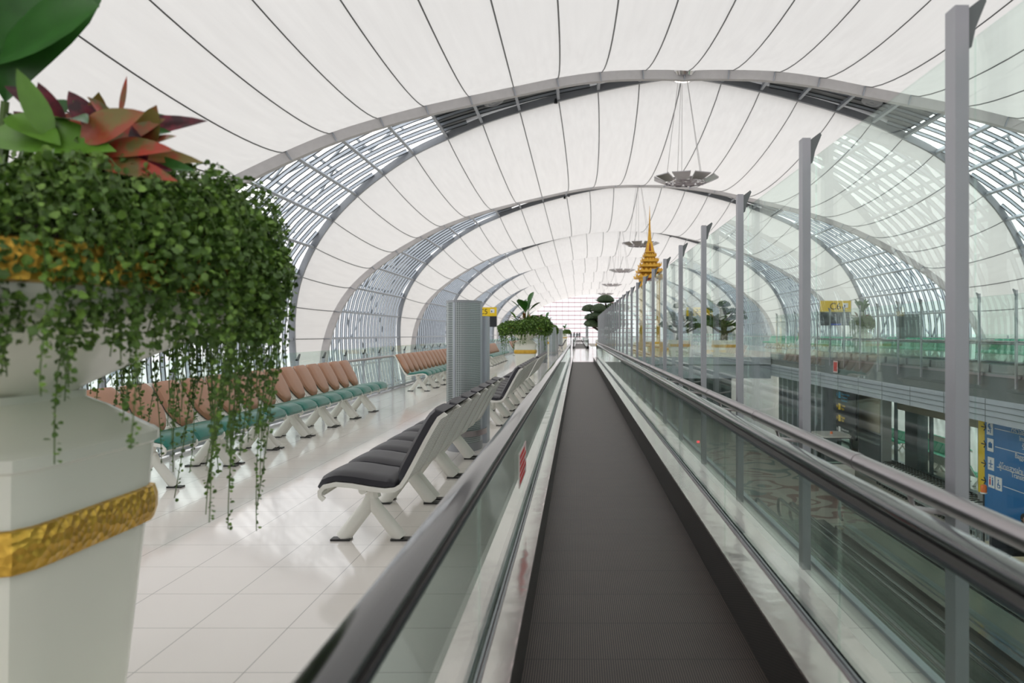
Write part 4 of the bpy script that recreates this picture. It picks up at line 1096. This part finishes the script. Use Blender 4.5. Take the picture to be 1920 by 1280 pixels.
# mural board beside the lower walkway
b = MB(); b.box(0, .08, 14.5, 18.4, 0, 1.05); tag(b.build('mural_board', 'mural', None, (10.3, 0, ZL)), 'colourful blue and green printed board beside the lower walkway', 'board')
b = MB(); b.lathe([(.02,-.07),(.08,-.05),(.08,.05),(.02,.07)], 12); tag(b.build('signal_lamp', 'red_light', None, ((1309-1083)/F*40, 40, EYE-203/F*40)), 'tiny glowing red signal lamp in the dark lower hall', 'lamp')
b = MB(); b.tube([(0,0,-2.1), (0,0,-.05)], .03, 6); b.box(-.08,.08,-.08,.08,-.2,-.06)
sl = bpy.data.objects[-1] if False else None

# ------------------------------------------------------------------ carts, person, trolleys
def wheel(mb, x, y, r, wd=.14, mi=0):
    R4 = Matrix.Translation((x, y, r)) @ Matrix.Rotation(PI/2, 4, 'Y'); mb.lathe([(r*.55,-wd/2),(r,-wd/2),(r,wd/2),(r*.55,wd/2)], 18, mi, (0,0,0), 0, True, R4)
def cart(x, y, label, body_mat, roof=True, rz=0):
    root = empty('electric_cart', (x, y, ZL), rz, label, 'cart')
    b = MB(); sec = [(-1.15,.28),(-1.2,.62),(-.95,.78),(-.55,.82),(-.50,.42),(.45,.42),(.5,.72),(1.15,.74),(1.2,.30)]
    n = len(sec); hw = .62
    b.add([(-hw, u_, z_) for u_, z_ in sec]+[(hw, u_, z_) for u_, z_ in sec], [(i, (i+1) % n, n+(i+1) % n, n+i) for i in range(n)]+[tuple(range(n))[::-1], tuple(range(n, 2*n))])
    b.build('body', body_mat, root)
    for sx_ in (-.56, .56):
        for sy_ in (-.78, .82):
            wb = MB(); wheel(wb, sx_, sy_, .26); wb.build('wheel', 'black_plastic', root)
    b = MB(); b.box(-.55, .55, .0, .5, .60, .74); b.box(-.55, .55, .42, .55, .7, 1.15); b.build('seat', 'black_vinyl', root)
    b = MB(); b.tube([(-.2,-.55,.8), (-.2,-.35,1.0)], .02, 6); b.tube([(-.2+.17*math.cos(2*PI*k/14), -.33+.06*math.sin(2*PI*k/14), 1.02+.14*math.sin(2*PI*k/14)) for k in range(15)], .015, 5); b.build('steering_wheel', 'black_plastic', root)
    if roof:
        b = MB(); b.rbox(-.66, .66, -.85, .95, 1.92, 1.99, .18); b.build('roof', body_mat, root)
        b = MB()
        for sx_ in (-.6, .6):
            b.tube([(sx_,-.95,.75), (sx_,-.78,1.93)], .025, 6); b.tube([(sx_,.9,.72), (sx_,.85,1.93)], .025, 6)
        b.tube([(-.6,-.95,.8),(.6,-.95,.8)], .02, 6); b.tube([(-.6,-.78,1.9),(.6,-.78,1.9)], .03, 6); b.build('roof_frame', 'black_plastic', root)
        b = MB(); b.add([(-.58,-.94,.8),(.58,-.94,.8),(.58,-.785,1.9),(-.58,-.785,1.9),(-.58,-.93,.8),(.58,-.93,.8),(.58,-.775,1.9),(-.58,-.775,1.9)], [(0,1,2,3),(7,6,5,4)]); b.build('windscreen', 'glass_teal', root)
        b = MB(); b.lathe([(.06,1.99),(.06,2.08),(.02,2.1)], 12); b.build('beacon', 'orange_lamp', root)
    else:
        b = MB(); b.tube([(-.45,1.0,.7), (-.45,1.0,2.1)], .025, 6); b.build('beacon_pole', 'black_plastic', root)
        b = MB(); b.lathe([(.09,2.1),(.09,2.14)], 12, 1, (-.45,1.0,0)); b.lathe([(.08,2.14),(.085,2.30),(.06,2.34)], 12, 0, (-.45,1.0,0)); b.build('beacon', ['orange_lamp', 'sign_white'], root)
    return root
cart(11.55, 33.2, 'white roofed electric cart parked on the lower level beyond the void', 'cart_white', True)
cart(11.75, 19.3, 'cream open electric cart with orange beacon at the lower right edge', 'cart_cream', False)

def person(x, y, z, label, pose, top='dark_cloth', rz=0, sc_=1.0):
    root = empty('person', (x, y, z), rz, label, 'person'); 
    me = bpy.data.meshes.new('body')
    if pose == 'stand':
        J = {'pel':(0,0,.95,.15),'wa':(0,0,1.12,.13),'ch':(0,0,1.34,.15),'nk':(0,0,1.50,.055),'hd':(0,.0,1.63,.10),'tp':(0,0,1.72,.07),
             'lh':(.10,0,.88,.10),'lk':(.11,-.02,.48,.065),'la':(.11,.02,.09,.045),'lt':(.12,-.14,.04,.035),
             'rh':(-.10,0,.88,.10),'rk':(-.11,.02,.48,.065),'ra':(-.11,.06,.09,.045),'rt':(-.12,-.10,.04,.035),
             'ls':(.19,0,1.41,.06),'le':(.25,.02,1.13,.045),'lw':(.26,-.04,.88,.03),'lf':(.26,-.06,.78,.03),
             'rs':(-.19,0,1.41,.06),'re':(-.25,.02,1.13,.045),'rw':(-.26,-.04,.88,.03),'rf':(-.26,-.06,.78,.03)}
    else:
        J = {'pel':(0,0,.86,.16),'wa':(0,.02,1.03,.15),'ch':(0,.0,1.27,.17),'nk':(0,-.03,1.45,.06),'hd':(0,-.06,1.58,.10),'tp':(0,-.06,1.67,.08),
             'lh':(.11,-.08,.84,.10),'lk':(.13,-.46,.84,.07),'la':(.13,-.55,.47,.05),'lt':(.13,-.70,.44,.035),
             'rh':(-.11,-.08,.84,.10),'rk':(-.13,-.46,.84,.07),'ra':(-.13,-.55,.47,.05),'rt':(-.13,-.70,.44,.035),
             'ls':(.21,0,1.36,.065),'le':(.27,-.16,1.12,.05),'lw':(.16,-.38,1.10,.033),'lf':(.10,-.46,1.12,.03),
             'rs':(-.21,0,1.36,.065),'re':(-.27,-.16,1.12,.05),'rw':(-.20,-.38,1.10,.033),'rf':(-.18,-.46,1.12,.03)}
    E = [('pel','wa'),('wa','ch'),('ch','nk'),('nk','hd'),('hd','tp'),('pel','lh'),('lh','lk'),('lk','la'),('la','lt'),('pel','rh'),('rh','rk'),('rk','ra'),('ra','rt'),
         ('ch','ls'),('ls','le'),('le','lw'),('lw','lf'),('ch','rs'),('rs','re'),('re','rw'),('rw','rf')]
    ks_ = list(J); me.from_pydata([J[k][:3] for k in ks_], [(ks_.index(a), ks_.index(b_)) for a, b_ in E], [])
    o = bpy.data.objects.new('body', me); col.objects.link(o); o.parent = root
    sk = o.modifiers.new('skin', 'SKIN'); sd = me.skin_vertices[0] if me.skin_vertices else None
    if sd is None:
        bpy.context.view_layer.objects.active = o
    if me.skin_vertices:
        for i, k in enumerate(ks_): me.skin_vertices[0].data[i].radius = (J[k][3], J[k][3]); me.skin_vertices[0].data[i].use_root = (i == 0)
    o.modifiers.new('sub', 'SUBSURF').levels = 1
    me.materials.append(M[top])
    hx, hy, hz = J['hd'][:3]
    b = MB()
    b.lathe([(.01,-.12),(.055,-.11),(.078,-.04),(.082,.03),(.06,.09),(.01,.115)], 14, 0, (hx, hy-.02, hz+.02)); b.lathe([(.006,-.02),(.014,-.01),(.008,.02)], 6, 0, (hx, hy-.103, hz+.01))
    for s_ in (-1, 1): b.lathe([(.005,-.03),(.018,0),(.005,.03)], 6, 0, (hx+s_*.083, hy-.01, hz+.01))
    b.build('face', 'skin', root)
    b = MB(); b.lathe([(.085,-.06),(.098,.0),(.095,.06),(.06,.115),(.01,.13)], 14, 0, (hx, hy+.015, hz+.03)); b.build('hair', 'hair', root)
    return root
person(11.95, 19.55, ZL, 'person in dark clothes sitting on the cream cart at the right edge', 'sit', 'dark_cloth')
for i, (px, Y) in enumerate(((1070.5, 165), (1076.5, 168), (1082, 166), (1086.5, 171))):
    person((px-1083)/F*Y, Y, 0, ['tiny distant person, leftmost of four at the hall end', 'tiny distant person, second from left at the hall end', 'tiny distant person, third from left at the hall end', 'tiny distant person, rightmost of four at the hall end'][i], 'stand', 'dark_cloth', PI*(i % 2))

tp = empty('luggage_trolley', (13.1, 24.0, ZL), 0, 'black-handled luggage trolley in the long nested row under the opposite slab', 'trolley', 'nested luggage trolleys on the lower level')
b = MB()
for s_ in (-.24, .24):
    b.tube([(-.5, s_*.7, .15), (.35, s_, .15), (.45, s_, .2), (.42, s_, 1.0)], .021, 5, 0)
for k in range(4): b.tube([(-.45+.25*k, -.2, .15), (-.45+.25*k, .2, .15)], .009, 4)
for k in range(5): b.tube([(.42, -.22, .25+.15*k), (.42, .22, .25+.15*k)], .007, 4)
b.tube([(-.5, -.17, .15), (-.52, -.17, .45), (-.52, .17, .45), (-.5, .17, .15)], .012, 5)
b.build('frame', 'trolley_metal', tp)
b = MB(); b.tube([(.42, -.26, 1.0), (.52, -.26, 1.04), (.52, .26, 1.04), (.42, .26, 1.0)], .018, 6); b.build('handle', 'black_plastic', tp)
for x_, y_ in ((-.42, -.15), (-.42, .15), (.35, -.22), (.35, .22)):
    b = MB(); R4 = Matrix.Translation((x_, y_, .065)) @ Matrix.Rotation(PI/2, 4, 'X'); b.lathe([(.03,-.015),(.065,-.015),(.065,.015),(.03,.015)], 10, 0, (0,0,0), 0, True, R4); b.build('wheel', 'black_plastic', tp)
tp.rotation_euler = (0, 0, -PI/2); tp.scale = (1.1, 1.1, 1.1)
for k in range(1, 28):
    copy_tree(tp, (13.1+.004*k, 24.0+.27*k, ZL), -PI/2, 'farthest luggage trolley, by the grey pier at the far end of the long nested row' if k == 27 else 'luggage trolley pushed into the middle of the long nested row under the opposite slab')
tp['label'] = 'nearest luggage trolley of the long nested row under the opposite slab'
for k in range(7): copy_tree(tp, (12.3, 20.9+.27*k, ZL), -PI/2, 'luggage trolley in the short nested row in front of the blue wall sign')
